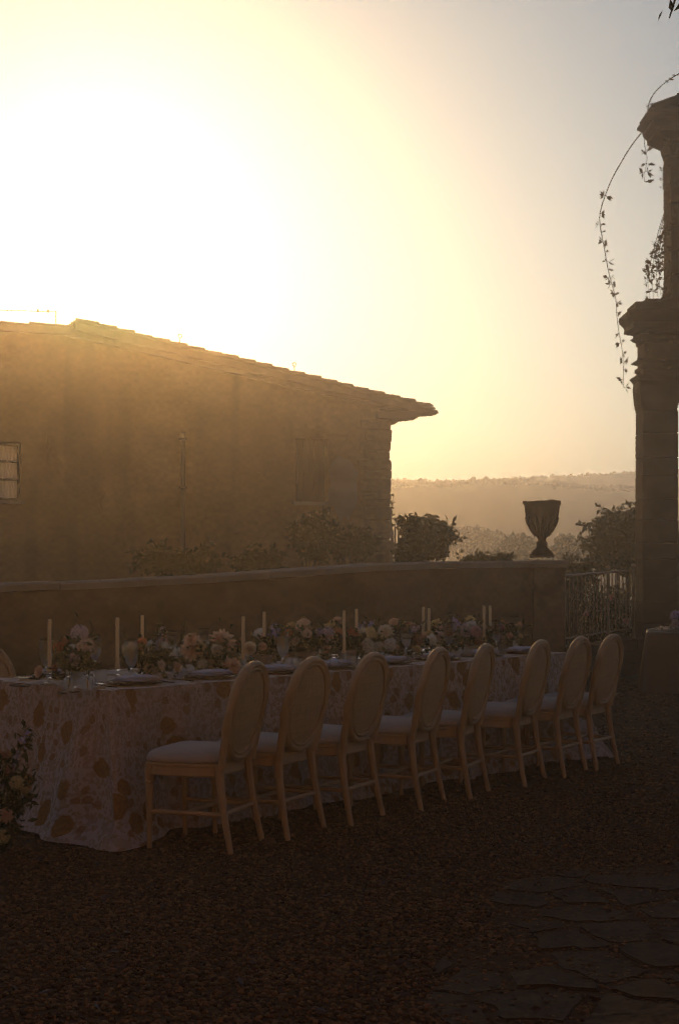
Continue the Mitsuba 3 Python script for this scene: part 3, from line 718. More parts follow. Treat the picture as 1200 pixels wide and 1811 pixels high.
tab = thing('dining_table', 'long wooden banquet table hidden under the floral cloth', 'table')
part(tab, 'tabletop', xf(box((-TW + .01, .01, TZ - .04), (-.01, TL - .01, TZ - .006), .005), TM), 'dark_wood')
for yy in (.35, TL - .35):
    for xx in (-TW + .2, -.2): part(tab, 'leg', xf(box((xx - .035, yy - .035, 0), (xx + .035, yy + .035, TZ - .04), .006), TM), 'dark_wood')

# cloth: flat top, then a skirt that flares to the gravel
def perimeter(n_long=220, n_short=80, n_corner=7, r=.012):
    pts, nor = [], []
    cs = [(0 - r, 0 + r, -np.pi / 2), (-r, TL - r, 0), (-TW + r, TL - r, np.pi / 2), (-TW + r, r, np.pi)]
    for k, (cx, cy, a0) in enumerate(cs):
        for q in np.linspace(0, np.pi / 2, n_corner): a = a0 + q; pts.append((cx + r * math.cos(a), cy + r * math.sin(a))); nor.append((math.cos(a), math.sin(a)))
        nx = cs[(k + 1) % 4]; a = a0 + np.pi / 2; e0 = np.array([cx + r * math.cos(a), cy + r * math.sin(a)]); e1 = np.array([nx[0] + r * math.cos(nx[2]), nx[1] + r * math.sin(nx[2])])
        for q in np.linspace(0, 1, (n_long if k in (0, 2) else n_short) + 2)[1:-1]: pts.append(e0 + (e1 - e0) * q); nor.append((math.cos(a), math.sin(a)))
    return np.array(pts), np.array(nor)


pp, nn = perimeter(); NP = len(pp); NT = 34
arc = np.concatenate([[0], np.cumsum(np.linalg.norm(np.diff(pp, axis=0), axis=1))])
cornerness = np.abs(nn[:, 0] * nn[:, 1]) * 2
ends = np.clip(-nn[:, 1], 0, 1)                                          # the near end flares widest
dcorn = np.min([np.hypot(pp[:, 0] - a, pp[:, 1] - b) for a, b in ((0, 0), (-TW, 0), (0, TL), (-TW, TL))], axis=0)
wave = .55 * np.sign(np.sin(arc * 11 + 1.3 * np.sin(arc * 2.1))) * np.abs(np.sin(arc * 11 + 1.3 * np.sin(arc * 2.1))) ** .7 + .35 * np.sin(arc * 23 + 2) + .5 * (meshkit.noise(np.stack([arc * 4, arc * 0, arc * 0], -1)) - .5)
V, UV = [], []
long_side = np.clip(nn[:, 0], 0, 1)
for k in range(NT + 1):
    t = k / NT; g = t ** 1.3
    near_y, near_x = np.minimum(pp[:, 1], TL - pp[:, 1]), np.minimum(-pp[:, 0], TW + pp[:, 0])
    fx = np.sign(pp[:, 0] + TW / 2) * np.where(np.abs(nn[:, 0]) > .6, .10 + .17 * np.exp(-(near_y / .16) ** 2), .27 * np.exp(-(near_x / .10) ** 1.5))
    fy = np.sign(pp[:, 1] - TL / 2) * np.where(np.abs(nn[:, 1]) >= .6, .16, .16 * np.exp(-(near_y / .09) ** 1.5))
    o = (.048 + .016 * np.exp(-(dcorn / .35) ** 2)) * wave * min(1, t * 1.5) * (1 - .8 * np.exp(-(dcorn / .06) ** 2)) + .004
    z = TZ - .004 - (TZ - .012) * t ** .96
    if t > .86: o = o + (.03 + .015 * ends) * (t - .86) * 7 * (1 + .6 * np.sin(arc * 9) + .4 * np.sin(arc * 4 + 1))
    if k == NT // 2: arc_mid = np.concatenate([[0], np.cumsum(np.linalg.norm(np.diff(q0, axis=0), axis=1))])
    q = pp + np.stack([fx, fy], 1) * g + nn * o[:, None]; q0 = q
    V.append(np.column_stack([q, np.full(NP, z) + (.012 * np.sin(arc * 5.3) if t > .97 else 0)])); UV.append(np.column_stack([arc, np.full(NP, t * .80)]))
V[0][:, 2] = TZ
for q in UV: q[:, 0] = arc_mid
V, UV = np.vstack(V), np.vstack(UV)
i, j = np.meshgrid(np.arange(NT), np.arange(NP), indexing='ij')
fs = np.stack([i * NP + j, (i + 1) * NP + j, (i + 1) * NP + (j + 1) % NP, i * NP + (j + 1) % NP], -1).reshape(-1, 4)
fs = np.vstack([fs[:, [0, 1, 2]], fs[:, [0, 2, 3]]]); jj = np.arange(NP); o0 = len(V)
fs = fs[(fs % NP).max(1) - (fs % NP).min(1) < NP - 2] if False else fs
tx, ty = np.meshgrid(np.linspace(-TW, 0, 25), np.linspace(0, TL, 91)); tv = np.stack([tx, ty, np.full(tx.shape, TZ + .0005)], -1).reshape(-1, 3)
ti = (np.arange(90)[:, None] * 25 + np.arange(24)[None]).ravel() + o0; tv[:, 2] += .003 * (meshkit.noise(tv * 9) - .5)
tf = np.stack([ti, ti + 1, ti + 26, ti + 25], 1); V = np.vstack([V, tv]); UV = np.vstack([UV, tv[:, :2] + 7])
fs = np.vstack([fs, tf[:, [0, 1, 2]], tf[:, [0, 2, 3]]])
k = numbered('tablecloth'); put(k, xf(mesh(V, fs), TM), 'floral_cloth', True, uv=UV)
labels[k] = {'label': 'floor-length floral tablecloth in rust and pale lilac over the long table', 'category': 'tablecloth'}


# ------------------------------------------------------------------ chairs
def ellipse(a, b, zc, y_of, n=48):
    q = np.linspace(0, 2 * np.pi, n + 1)[:-1]; x, z = a * np.cos(q), zc + b * np.sin(q); return np.stack([x, y_of(z), z], 1)


def chair_parts():
    yb = lambda z: -.005 - .20 * np.maximum(0, np.asarray(z) - .46)       # the back leans away from the table
    out = []
    fr = [tube(ellipse(.214, .242, .705, yb), .026, 10, .75, True), tube(ellipse(.190, .218, .705, lambda z: yb(z) - .014), .010, 6, 1, True), tube(ellipse(.190, .218, .705, lambda z: yb(z) + .014), .010, 6, 1, True)]
    for s in (-1, 1):
        z = np.linspace(.43, .60, 7); x = s * (.185 + .018 * np.sin((z - .43) / .17 * np.pi / 2)); fr.append(tube(np.stack([x, yb(z), z], 1), .021, 8))
    out.append(('back_frame', cat(fr), 'oak', 40))
    rs = np.linspace(0, 1, 9); q = np.linspace(0, 2 * np.pi, 41)[:-1]; v, f = [], []
    for sgn in (-1, 1):
        o = len(v)
        for r in rs:
            for a in q: z = .705 + .216 * r * math.sin(a); v.append([.188 * r * math.cos(a), float(yb(z)) + sgn * (.008 + .016 * (1 - r ** 3)), z])
        for i in range(8):
            for j in range(40): k = [o + i * 40 + j, o + i * 40 + (j + 1) % 40, o + (i + 1) * 40 + (j + 1) % 40, o + (i + 1) * 40 + j]; f.append(k if sgn < 0 else k[::-1])
    out.append(('back_panel', mesh(v, f), 'linen', True))
    n = 56; a = np.linspace(0, 2 * np.pi, n + 1)[:-1]
    ce, se = np.sign(np.cos(a)) * np.abs(np.cos(a)) ** .45, np.sign(np.sin(a)) * np.abs(np.sin(a)) ** .55
    ox, oy = ce * (.212 + .033 * (se + 1) / 2), .225 + .215 * se
    def loop(s, z): return np.stack([ox * s, .225 + (oy - .225) * s, np.full(n, z)], 1)
    rows = [loop(.97, .452), loop(1.005, .46), loop(1.0, .475), loop(.96, .492), loop(.85, .508), loop(.65, .520), loop(.35, .526), loop(.02, .527)]
    i, j = np.meshgrid(np.arange(7), np.arange(n), indexing='ij')
    out.append(('seat', mesh(np.vstack(rows), np.stack([i * n + j, i * n + (j + 1) % n, (i + 1) * n + (j + 1) % n, (i + 1) * n + j], -1).reshape(-1, 4)), 'seat_fabric', True))
    rows = [loop(.90, .385), loop(.985, .385), loop(1.0, .39), loop(1.0, .402), loop(.985, .408), loop(.985, .432), loop(1.012, .436), loop(1.012, .45), loop(.95, .452), loop(.4, .452)]
    i, j = np.meshgrid(np.arange(9), np.arange(n), indexing='ij')
    out.append(('seat_frame', mesh(np.vstack(rows), np.stack([i * n + j, i * n + (j + 1) % n, (i + 1) * n + (j + 1) % n, (i + 1) * n + j], -1).reshape(-1, 4)), 'oak', 30))
    lp = [(0, 0), (.012, 0), (.014, .02), (.011, .03), (.0225, .33), (.018, .338), (.026, .345), (.026, .353), (.02, .358), (.024, .39), (.024, .44), (0, .44)]
    for s in (-1, 1): out.append(('leg', lathe(lp, 14, (s * .205, .395, 0)), 'oak', 30))
    for s in (-1, 1):
        z = np.linspace(0, .45, 9); y = .015 - .075 * (1 - z / .45) ** 1.5; x = s * (.178 + .022 * (1 - z / .45) ** 1.3)
        out.append(('leg', tube(np.stack([x, y, z], 1), np.linspace(.0155, .025, 9), 8), 'oak', 40))
    for s in (-1, 1): out.append(('stretcher', tube([(s * .187, -.015, .195), (s * .204, .395, .195)], .0125, 8), 'oak', 40))
    out.append(('stretcher', tube([(-.195, .19, .195), (.195, .19, .195)], .0125, 8), 'oak', 40))
    out.append(('stretcher', tube([(-.185, -.015, .20), (.185, -.015, .20)], .012, 8), 'oak', 40))
    return out


CP = [(n, mikit.ply(m, mat, s)) for n, m, mat, s in chair_parts()]
c1, c8 = np.array([-.513, 7.38]), np.array([1.964, 10.40]); tops = [445, 540, 660, 770, 848, 948, 1020, 1075]
R = rng_of(99); ang = [20, 28, 28, 24, 22, 27, 31, 33]
desc = ['oval-backed chair nearest the camera, standing alone at the table corner', 'second oval-backed chair from the near end of the row', 'third oval-backed chair from the near end of the row', 'fourth oval-backed chair from the near end of the row',
        'fifth oval-backed chair from the near end of the row', 'third oval-backed chair from the far end of the row', 'last oval-backed chair but one at the far end', 'last oval-backed chair at the far end of the row, towards the railing']
ORD = ['leftmost', 'second from the left', 'third from the left', 'fourth from the left', 'fifth from the left', 'sixth from the left', 'seventh from the left', 'eighth from the left', 'ninth from the left', 'tenth from the left',
       'eleventh from the left', 'twelfth from the left', 'thirteenth from the left']


def chair(loc, forward_deg, label, group):
    """forward_deg: bearing of the table-facing direction, anticlockwise from +x."""
    t = thing('dining_chair', label, 'chair', group); A = T().translate([loc[0], loc[1], 0]).rotate([0, 0, 1], forward_deg - 90)
    for n, d in CP: scene[numbered(t + '__' + n)] = {**d, 'to_world': A}


for i in range(8):
    k = (tops[i] + (-27, -15, -27, -21, -16, -17, -17, -15)[i] - 600) / F; d = c8 - c1; s = (k * c1[1] - c1[0]) / (d[0] - k * d[1])
    chair(c1 + d * s, 180 - ang[i], desc[i], 'oval-backed chairs along the near side of the table'); chair_s = s
q = tp(.47, TW + .55); chair(q[:2], -41, 'oval chair back showing behind the plates at the far left of the table', None)


# ------------------------------------------------------------------ tableware
def place(key_name, label, catg, loc, parts, group=None):
    t = thing(key_name, label, catg, group); A = T().translate([float(x) for x in loc])
    for n, d in parts: scene[numbered(t + '__' + n)] = {**d, 'to_world': A}
    return t


CANDLE = lambda h: [('stick', mikit.ply(lathe([(0, 0), (.0115, 0), (.0115, .02), (.0105, h - .004), (.009, h), (0, h - .001)], 14), 'wax', 40)), ('wick', mikit.ply(tube([(0, 0, h - .002), (.001, 0, h + .012)], .0012, 5), 'chocolate', True))]
STICK = [('holder', mikit.ply(lathe([(0, 0), (.045, 0), (.046, .004), (.03, .009), (.012, .014), (.010, .03), (.017, .042), (.010, .052), (.016, .062), (.0185, .066), (.0185, .09), (.0145, .09), (.0145, .07), (0, .07)], 20), 'glass', 40))]
for i, (x, y, c) in enumerate(((88, 1095, .62), (208, 1092, .52), (252, 1088, .78), (430, 1090, .52), (467, 1082, .74), (608, 1080, .50), (630, 1077, .70), (748, 1073, .72), (758, 1076, .56), (855, 1071, .52), (866, 1071, .68))):
    b = on_table(x, c); top = EYE - (y - H0) / F * b[1]; h = top - TZ - .0705
    place('candlestick', f'low clear glass candlestick on the table, {ORD[i]}', 'candlestick', b, STICK, 'glass candlesticks along the table')
    place('candle', f'unlit cream taper candle in a glass stick, {ORD[i]}', 'candle', b + [0, 0, .0705], CANDLE(h), 'taper candles along the table')

gp = [(0, .004), (.034, .0035), (.036, .002), (.034, 0), (0, 0)]
WINE = [('bowl', mikit.ply(lathe([(.002, .095), (.012, .10), (.027, .125), (.0375, .16), (.0385, .19), (.0345, .25), (.0337, .25), (.0375, .19), (.0365, .16), (.026, .126), (.011, .102), (.0, .0985)], 26), 'glass', 40)),
        ('stem', mikit.ply(lathe([(0, .004), (.012, .005), (.005, .015), (.0035, .04), (.004, .085), (.008, .0945), (0, .0945)], 14), 'glass', 40)), ('foot', mikit.ply(lathe([(0, 0), (.036, 0), (.037, .002), (.02, .0035), (0, .0038)], 24), 'glass', 40)),
        ('rim', mikit.ply(tube([(.0342 * math.cos(a), .0342 * math.sin(a), .2505) for a in np.linspace(0, 6.2832, 33)[:-1]], .0014, 6, closed=True), 'gold', True))]
TUMB = [('cup', mikit.ply(lathe([(0, 0), (.030, 0), (.032, .003), (.037, .085), (.0345, .085), (.030, .012), (0, .012)], 14), 'glass')), ('rim', mikit.ply(tube([(.0358 * math.cos(a), .0358 * math.sin(a), .0855) for a in np.linspace(0, 6.2832, 29)[:-1]], .0011, 6, closed=True), 'gold', True))]
BOT = [('body', mikit.ply(lathe([(0, 0), (.026, 0), (.028, .004), (.028, .055), (.022, .07), (.0125, .078), (.0125, .098), (.015, .10), (.013, .10), (.0105, .097), (.0105, .08), (.02, .069), (.0255, .054), (.0255, .006), (0, .005)], 18), 'glass', 40))]
for i, (x, c) in enumerate(((82, .66), (168, .82), (232, .20), (302, .86), (360, .95), (500, .18), (545, .80), (710, .86), (718, .30), (793, .34), (877, .36), (910, .72))):
    place('wine_glass', f'stemmed wine glass with gold rim on the table, {ORD[i]}', 'wine glass', on_table(x, c), WINE, 'wine glasses along the table')
for i, (x, c) in enumerate(((137, .32), (178, .40), (525, .25), (553, .26), (621, .16), (828, .22), (842, .27), (888, .22))):
    place('tumbler', f'faceted water tumbler with gold rim on the table, {ORD[i]}', 'tumbler', on_table(x, c), TUMB, 'water tumblers along the table')
for i, (x, c) in enumerate(((122, .14), (155, .12), (590, .14))):
    place('bud_bottle', f'small clear glass bottle standing near the table edge, {ORD[i]}', 'bottle', on_table(x, c), BOT, 'small glass bottles on the table')

CHG = [('plate', mikit.ply(lathe([(0, .004), (.10, .004), (.155, .013), (.16, .0135), (.16, .0115), (.105, 0), (0, 0)], 40), 'charger_glaze', 40)), ('rim', mikit.ply(tube([(.158 * math.cos(a), .158 * math.sin(a), .0138) for a in np.linspace(0, 6.2832, 49)[:-1]], .0022, 6, closed=True), 'gold', True))]
DIN = [('plate', mikit.ply(lathe([(0, .004), (.085, .004), (.13, .017), (.134, .0175), (.134, .0155), (.09, 0), (0, 0)], 40), 'ceramic', 40)), ('rim', mikit.ply(tube([(.132 * math.cos(a), .132 * math.sin(a), .018) for a in np.linspace(0, 6.2832, 41)[:-1]], .0015, 6, closed=True), 'gold', True))]


def napkin(seed):
    R = rng_of(seed); ms = []
    for k in range(3):
        xs, ys = np.linspace(-.115, .115, 22), np.linspace(-.055, .055, 9); X, Y = np.meshgrid(xs, ys)
        dome = (1 - np.abs(X / .115) ** 5) * (1 - np.abs(Y / .055) ** 4)
        Z = .006 + k * .010 + .011 * dome + .006 * (meshkit.noise(np.stack([X * 30, Y * 40, X * 0 + seed + k], -1)) - .5)
        Y2 = Y + .008 * np.sin(X * 25 + seed + k); i = (np.arange(8)[:, None] * 22 + np.arange(21)[None]).ravel(); nv = X.size
        v = np.vstack([np.stack([X + .004 * k, Y2, Z], -1).reshape(-1, 3), np.stack([X + .004 * k, Y2, Z * 0 + .0 + k * .010], -1).reshape(-1, 3)])
        f = [np.stack([i, i + 1, i + 23, i + 22], 1), np.stack([i, i + 22, i + 23, i + 1], 1) + nv]
        edge = np.concatenate([np.arange(22), np.arange(1, 9) * 22 + 21, 8 * 22 + np.arange(21)[::-1], np.arange(1, 8)[::-1] * 22]); e2 = np.roll(edge, -1)
        f.append(np.stack([edge, edge + nv, e2 + nv, e2], 1)); ms.append(mesh(v, np.vstack(f)))
    return cat(ms)


NAPS = [mikit.ply(xf(napkin(s), rotz(math.radians(48.5 + 4 * s - 6))), 'napkin_cloth', 50) for s in range(3)]
places = [(.36, .22), (.93, .22), (1.49, .22), (2.03, .22), (2.58, .22), (3.13, .22), (3.66, .22), (4.15, .22), (.40, .98)]
seat = ['by the near corner of the table', 'second from the near end', 'third from the near end', 'fourth from the near end', 'fifth from the near end', 'sixth from the near end', 'last but one at the far end', 'at the far end of the table', 'on the far side at the left']
fork = cat([tube([(0, -.09, .002), (0, .02, .003), (0, .05, .006)], [.004, .0025, .003], 6)] + [tube([(x * .6, .05, .006), (x, .062, .005), (x, .095, .006)], .0014, 5) for x in (-.008, -.0027, .0027, .008)])
knife = cat([tube([(0, -.10, .003), (0, .0, .003)], [.0045, .004], 6), xf(box((-.001, 0, -.008), (.001, .11, .006), .0005), np.array([[0, 0, 1, 0], [0, 1, 0, 0], [-1, 0, 0, .004], [0, 0, 0, 1.0]]))])
CUT = {'fork': mikit.ply(xf(fork, rotz(math.radians(48.5))), 'gold', 40), 'knife': mikit.ply(xf(knife, rotz(math.radians(48.5))), 'gold', 40)}
for i, (a, c) in enumerate(places):
    b = tp(a, c)
    place('charger_plate', f'dark gold-rimmed charger plate, {seat[i]}', 'plate', b + [0, 0, .001], CHG, 'charger plates')
    place('dinner_plate', f'gold-rimmed dinner plate on a charger, {seat[i]}', 'plate', b + [0, 0, .009], DIN, 'dinner plates')
    k = thing('napkin', f'folded grey-blue napkin lying on the plate, {seat[i]}', 'napkin', 'folded napkins'); scene[k] = {**NAPS[i % 3], 'to_world': T().translate([*b[:2], TZ + .016])}
    if i in (0, 1, 8):
        for nm, da in (('fork', -.21), ('knife', .20)):
            k = thing(nm, f'gold {nm} beside the plate, {seat[i]}', nm, 'gold cutlery'); scene[k] = {**CUT[nm], 'to_world': T().translate([*tp(a + da * (1 if i < 8 else -1), c)[:2], TZ + .0015])}
for i, x in enumerate((28, 46, 112, 132)):
    R = rng_of(400 + i); c = on_table(x, (.62, .55, .05, .06)[i], TZ + .006)
    m = trimesh.creation.icosphere(2, 1.0); m.vertices *= np.array([.035, .02, .007]); m.vertices += (meshkit.noise(np.asarray(m.vertices) * 60)[:, None] - .5) * .004
    k = thing('dried_leaf', f'small brown curled leaf lying on the cloth near the table corner, {ORD[i]}', 'leaf', 'brown leaves on the cloth'); put(k, xf(m, rotz(i * 1.1, c)), 'chocolate', True)


# ------------------------------------------------------------------ flowers
def petal(L, w, curl, cup=.15):
    """one petal from the origin along +x, curving up by curl radians."""
    v = []
    for i, (t, ww) in enumerate(((0, .25), (.4, .9), (.75, 1.0), (1.0, .3))):
        a = curl * t; x, z = L * t * math.cos(a * .6), L * t * math.sin(a * .6)
        v += [[x, -w * ww / 2, z + cup * w * ww], [x, 0, z], [x, w * ww / 2, z + cup * w * ww]]
    f = []
    for i in range(3):
        for j in range(2): k = i * 3 + j; f.append([k, k + 3, k + 4, k + 1])
    return mesh(v, f)


def bloom(kind, r, d, c, rng):
    ms = []
    if kind == 'dahlia':
        for ring, (n, el, L) in enumerate(((13, -.25, 1.0), (13, .05, .98), (12, .38, .92), (11, .7, .82), (8, 1.05, .62), (5, 1.35, .42))):
            for i in range(n):
                a = 6.283 * (i + .5 * (ring % 2)) / n + rng.normal(0, .08); e = el + rng.normal(0, .1); m = petal(r * L * rng.uniform(.85, 1.12), r * .26, rng.uniform(-.2, .5), .3)
                A = trimesh.transformations.rotation_matrix(a, [0, 0, 1]) @ trimesh.transformations.rotation_matrix(-e, [0, 1, 0]); ms.append(xf(m, A))
    elif kind == 'rose':
        for ring, (n, el, L, cu) in enumerate(((7, .15, 1.0, .7), (6, .5, .95, .9), (6, .85, .85, 1.0), (5, 1.1, .7, .9), (4, 1.3, .55, .8))):
            for i in range(n):
                a = 6.283 * (i + .4 * ring) / n + rng.normal(0, .06); m = petal(r * L, r * .95 * L, cu, .35)
                A = trimesh.transformations.rotation_matrix(a, [0, 0, 1]) @ trimesh.transformations.rotation_matrix(-el, [0, 1, 0]); ms.append(xf(m, A))
    else:
        n = 52
        for i in range(n):
            z = 1 - 1.35 * (i + .5) / n; a = i * 2.39996; s = math.sqrt(max(0, 1 - z * z)); q = np.array([s * math.cos(a), s * math.sin(a), z])
            q = q / np.linalg.norm(q); A0 = frame_to(q, q * r * .85 * rng.uniform(.88, 1.08), rng.uniform(0, 6))
            for k in range(4):
                m = mesh([[0, 0, 0], [r * .15, -r * .10, r * .03], [r * .24, 0, r * .06], [r * .15, r * .10, r * .03]], [[0, 1, 2], [0, 2, 3]])
                ms.append(xf(m, A0 @ trimesh.transformations.rotation_matrix(k * 1.571, [0, 0, 1])))
    return xf(cat(ms), frame_to(d, c, rng.uniform(0, 6)))


def sprig(r, base, tip, rng):
    p = np.array([base + (tip - base) * t for t in np.linspace(0, 1, 6)]); pts = np.array([base + (tip - base) * t for t in rng.uniform(.45, 1.05, 60)]) + rng.normal(0, r * .35, (60, 3)) * (1.2 - np.linspace(.4, .9, 60)[:, None] * .5)
    return tube(p, .0022, 5), leaves(pts, r * .55, rng, .8)


def arrangement(name, label, base, blooms, seed, greens=170, spread=.13, high=.15, vase='bowl', group='flower arrangements along the table'):
    """blooms: (centre, radius, kind, colour)."""
    R = rng_of(seed); t = thing(name, label, 'flower arrangement', group); base = np.array(base, float)
    if vase == 'bowl': part(t, 'vase', lathe([(0, 0), (.04, 0), (.045, .006), (.03, .018), (.05, .035), (.072, .07), (.075, .085), (.07, .085), (.062, .06), (0, .05)], 22, base), 'ceramic', 40); mouth = base + [0, 0, .07]
    elif vase == 'jar': part(t, 'vase', lathe([(0, 0), (.032, 0), (.034, .004), (.034, .08), (.027, .088), (.029, .095), (.026, .095), (.031, .08), (.031, .008), (0, .006)], 20, base), 'glass', 40); mouth = base + [0, 0, .08]
    else: mouth = base + [0, 0, .05]
    st = []
    for c, r, kind, col in blooms:
        c = np.array(c, float); d = c - mouth; d = d / np.linalg.norm(d) + np.array([0, -.35, .25]) + R.normal(0, .15, 3)
        if kind == 'sprig':
            s, fl = sprig(r, mouth, c, R); st.append(s); part(t, 'sprig', fl, 'petal_' + col)
        else:
            st.append(tube([mouth, (mouth + c) / 2 + [0, 0, .01], c], .0022, 5)); part(t, 'bloom', bloom(kind, r, d, c, R), 'petal_' + col)
    part(t, 'stem', cat(st), 'leaf_dark')
    c = np.mean([b[0] for b in blooms], 0)
    pts = [cloud((c + mouth) / 2 + [0, 0, .01], (spread * 1.1, spread * 1.1, high * .75), greens, R, 12, .4)]
    for b in blooms: pts.append(np.array(b[0]) + R.normal(0, 1, (16, 3)) * b[1] * .8 - [0, -.01, b[1] * .6])
    pts = np.vstack(pts); pts = pts[pts[:, 2] > base[2] + .012]
    part(t, 'foliage', leaves(pts, .05, R, .42), 'leaf_green', kind='stuff')
    return t


def B(x, y, r, kind, col, c=.6):
    q = on_table(x, c); z = EYE - (y - H0) / F * q[1]; return (np.array([q[0], q[1], max(z, TZ + .03)]), r / F * q[1], kind, col)


ARR = [
    (128, .60, 'jar', 'red rose, pale hydrangea and mauve blooms in a jar by the near candle', [B(108, 1152, 17, 'rose', 'red', .72), B(141, 1120, 17, 'hyd', 'mauve', .8), B(152, 1146, 18, 'hyd', 'peach', .58), B(130, 1166, 13, 'hyd', 'mauve', .55), B(120, 1136, 12, 'rose', 'rust', .8)]),
    (268, .55, 'bowl', 'orange rose with cream blooms spilling towards the table edge', [B(252, 1144, 16, 'rose', 'orange', .5), B(284, 1142, 14, 'dahlia', 'cream', .66), B(303, 1156, 14, 'hyd', 'white', .5), B(312, 1180, 12, 'dahlia', 'peach', .45), B(284, 1176, 10, 'dahlia', 'cream', .42), B(226, 1148, 12, 'hyd', 'cream', .72), B(286, 1112, 7, 'sprig', 'lilac', .7)]),
    (368, .60, 'bowl', 'two large shaggy peach dahlias above a cream rose', [B(343, 1147, 25, 'dahlia', 'peach', .55), B(393, 1134, 25, 'dahlia', 'peach', .76), B(381, 1153, 14, 'rose', 'cream', .5), B(411, 1178, 17, 'dahlia', 'peach', .4), B(396, 1180, 9, 'rose', 'red', .45), B(358, 1175, 10, 'hyd', 'cream', .5)]),
    (462, .60, 'bowl', 'small cream roses with lilac sprigs behind the nearest chair back', [B(443, 1148, 15, 'rose', 'cream', .5), B(459, 1122, 12, 'hyd', 'white', .85), B(463, 1146, 10, 'rose', 'peach', .55), B(486, 1110, 9, 'sprig', 'lilac', .8), B(495, 1112, 9, 'sprig', 'lilac', .7), B(488, 1140, 14, 'hyd', 'rust', .6)]),
    (540, .62, 'bowl', 'peach and orange blooms around a large mauve one', [B(516, 1110, 11, 'rose', 'yellow', .75), B(537, 1108, 16, 'hyd', 'peach', .78), B(511, 1123, 10, 'rose', 'orange', .6), B(570, 1127, 19, 'dahlia', 'mauve', .58), B(545, 1128, 14, 'hyd', 'rust', .7), B(566, 1112, 7, 'sprig', 'lilac', .8)]),
    (612, .60, 'bowl', 'yellow and cream blooms with red rose and tall lilac sprigs', [B(583, 1110, 14, 'dahlia', 'yellow', .7), B(597, 1101, 11, 'rose', 'peach', .78), B(596, 1120, 14, 'dahlia', 'orange', .6), B(621, 1126, 15, 'rose', 'red', .58), B(642, 1122, 16, 'dahlia', 'cream', .62), B(648, 1142, 15, 'hyd', 'cream', .48), B(640, 1104, 9, 'sprig', 'lilac', .78), B(659, 1102, 10, 'sprig', 'lilac', .8), B(668, 1144, 11, 'hyd', 'cream', .55)]),
    (700, .60, 'bowl', 'cream dahlia and mauve hydrangea with dark foliage at the right', [B(681, 1117, 16, 'dahlia', 'cream', .6), B(697, 1105, 12, 'rose', 'peach', .75), B(710, 1127, 15, 'hyd', 'mauve', .6), B(697, 1142, 10, 'hyd', 'peach', .5), B(737, 1108, 12, 'sprig', 'mauve', .7), B(735, 1130, 14, 'hyd', 'rust', .6), B(724, 1110, 12, 'hyd', 'rust', .8)]),
    (788, .60, 'bowl', 'trailing yellow blooms under a tall violet sprig', [B(771, 1103, 12, 'dahlia', 'yellow', .7), B(780, 1117, 13, 'dahlia', 'peach', .6), B(761, 1126, 12, 'rose', 'yellow', .55), B(805, 1096, 12, 'sprig', 'lilac', .72), B(798, 1120, 14, 'hyd', 'mauve', .65), B(790, 1135, 12, 'hyd', 'rust', .55)]),
    (836, .60, 'bowl', 'yellow-peach and mauve blooms left of the last candle pair', [B(831, 1097, 12, 'dahlia', 'yellow', .7), B(826, 1114, 15, 'hyd', 'mauve', .6), B(843, 1108, 11, 'hyd', 'peach', .75), B(842, 1128, 12, 'rose', 'rust', .6)]),
    (886, .60, 'bowl', 'dark red and mauve blooms at the far end of the table', [B(871, 1117, 14, 'hyd', 'rust', .65), B(888, 1107, 11, 'rose', 'red', .7), B(901, 1117, 13, 'dahlia', 'mauve', .6), B(884, 1128, 11, 'hyd', 'mauve', .58)]),
]
FILL = ['cream', 'peach', 'cream', 'mauve', 'white', 'peach', 'yellow', 'pink', 'rust']
for i, (x, c, v, lab, bl) in enumerate(ARR):
    Q = rng_of(900 + i); base_y = H0 + (EYE - TZ) * F / on_table(x, c)[1]; sc = F / on_table(x, c)[1]
    for _ in range(3 if v == 'jar' else 8):
        bl.append(B(x + Q.uniform(-.17, .17) * sc, base_y - Q.uniform(.05, .22) * sc, Q.uniform(.026, .05) * sc, Q.choice(['hyd', 'dahlia', 'rose']), str(Q.choice(FILL)), Q.uniform(.42, .82)))
    arrangement('flower_arrangement', lab, on_table(x, c), bl, 500 + i, vase=v, greens=240 if v == 'bowl' else 90)
# stems in the bud bottles
for i, (x, c) in enumerate(((122, .14), (155, .12))):
    b = on_table(x, c); R = rng_of(640 + i); t = thing('flower_sprig', ('thin leafy sprig standing in the leftmost glass bottle', 'dark bushy sprig standing in the second glass bottle')[i], 'sprig')
    st = [tube([b + [0, 0, .008], b + [R.normal(0, .006), R.normal(0, .006), .10], b + [R.normal(0, .03), R.normal(0, .03), .15]], .0016, 5) for _ in range(5)]
    part(t, 'stem', cat(st), 'leaf_dark'); part(t, 'foliage', leaves(b + [0, 0, .14] + R.normal(0, .018, (40, 3)), .035, R, .4), 'leaf_green')


def G(x, y, r, kind, col, Y): return (P(x, y, Y), r / F * Y, kind, col)


arrangement('ground_flowers', 'large loose flower arrangement standing on the gravel at the lower left', (-1.80, 7.12, 0),
            [G(2, 1345, 17, 'rose', 'rust', 7.0), G(30, 1385, 15, 'hyd', 'yellow', 6.95), G(42, 1398, 11, 'dahlia', 'yellow', 7.0), G(10, 1442, 15, 'dahlia', 'peach', 6.9), G(4, 1480, 15, 'hyd', 'yellow', 6.85), G(3, 1405, 12, 'hyd', 'cream', 7.0),
             G(48, 1300, 11, 'sprig', 'lilac', 7.05), G(38, 1322, 10, 'sprig', 'mauve', 7.05), G(-22, 1370, 20, 'rose', 'peach', 7.0), G(-24, 1420, 20, 'dahlia', 'orange', 6.9), G(-30, 1310, 16, 'rose', 'red', 7.1), G(14, 1362, 12, 'hyd', 'rust', 7.05)],
            700, greens=900, spread=.24, high=.42, vase='none', group=None)

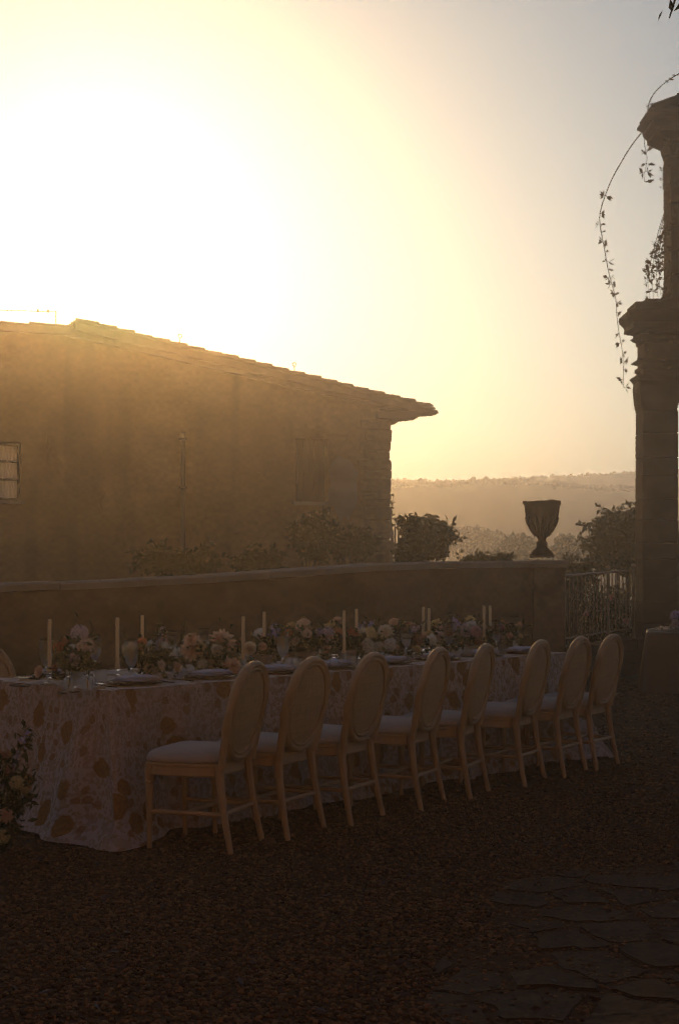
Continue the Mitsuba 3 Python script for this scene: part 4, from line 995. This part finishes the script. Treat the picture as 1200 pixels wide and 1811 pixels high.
# ------------------------------------------------------------------ small side table at the right
st = thing('side_table', 'small square table under a bronze cloth by the stone pier', 'table')
SX0, SX1, SY0, SY1, SZ = 3.50, 4.60, 16.25, 17.2, .695
SR = rotz(-.215); SR[:2, 3] = np.array([SX0, SY0]) - SR[:2, :2] @ np.array([SX0, SY0])
part(st, 'tabletop', xf(box((SX0 + .01, SY0 + .01, SZ - .03), (SX1 - .01, SY1 - .01, SZ - .006)), SR), 'dark_wood')
for x in (SX0 + .1, SX1 - .1):
    for y in (SY0 + .1, SY1 - .1): part(st, 'leg', xf(box((x - .025, y - .025, 0), (x + .025, y + .025, SZ - .03)), SR), 'dark_wood')
per = []
for (a, b) in (((SX0, SY0), (SX1, SY0)), ((SX1, SY0), (SX1, SY1)), ((SX1, SY1), (SX0, SY1)), ((SX0, SY1), (SX0, SY0))):
    for q in np.linspace(0, 1, 40, endpoint=False): per.append((a[0] + (b[0] - a[0]) * q, a[1] + (b[1] - a[1]) * q))
per = np.array(per); ctr = np.array([(SX0 + SX1) / 2, (SY0 + SY1) / 2]); n2 = np.sign(per - ctr) * np.array([1, 1.0]) * (np.abs(per - ctr) > np.array([(SX1 - SX0) / 2, (SY1 - SY0) / 2]) - .004)
al = np.arange(160) / 160 * 2 * (SX1 - SX0 + SY1 - SY0); V = []
for k in range(15):
    t = k / 14; o = .09 * t + .02 * t * np.sin(al * 19 + np.sin(al * 5)); V.append(np.column_stack([per + n2 * o[:, None], np.full(160, SZ - (SZ - .01) * t)]))
inner = [np.column_stack([ctr + (per - ctr) * s, np.full(160, SZ + .004) + (.007 * np.sin(per[:, 1] * 34 + per[:, 0] * 3) + .04 * np.clip((per[:, 1] - SY0) / (SY1 - SY0), 0, 1) * np.exp(-((per[:, 0] - SX0 - .3) / .35) ** 2)) * (s < .97) * (s > .2)]) for s in (.97, .8, .6, .4, .2, .01)]
V = np.vstack(inner[::-1] + V); nr = len(V) // 160; i, j = np.meshgrid(np.arange(nr - 1), np.arange(160), indexing='ij')
k = numbered('side_cloth'); put(k, xf(mesh(V, np.stack([i * 160 + j, (i + 1) * 160 + j, (i + 1) * 160 + (j + 1) % 160, i * 160 + (j + 1) % 160], -1).reshape(-1, 4)), SR), 'bronze_cloth', True)
labels[k] = {'label': 'bronze satin cloth with sunlit top over the small side table', 'category': 'tablecloth'}
arrangement('side_flowers', 'pale lilac flowers standing on the small side table', (4.05, 16.6, SZ + .008), [G(1194, 1090, 11, 'hyd', 'lilac', 16.6), G(1205, 1095, 16, 'hyd', 'lilac', 16.6), G(1196, 1104, 10, 'rose', 'mauve', 16.5), G(1166, 1112, 6, 'sprig', 'white', 16.5), G(1220, 1078, 16, 'hyd', 'mauve', 16.6)], 720, greens=160, group=None)
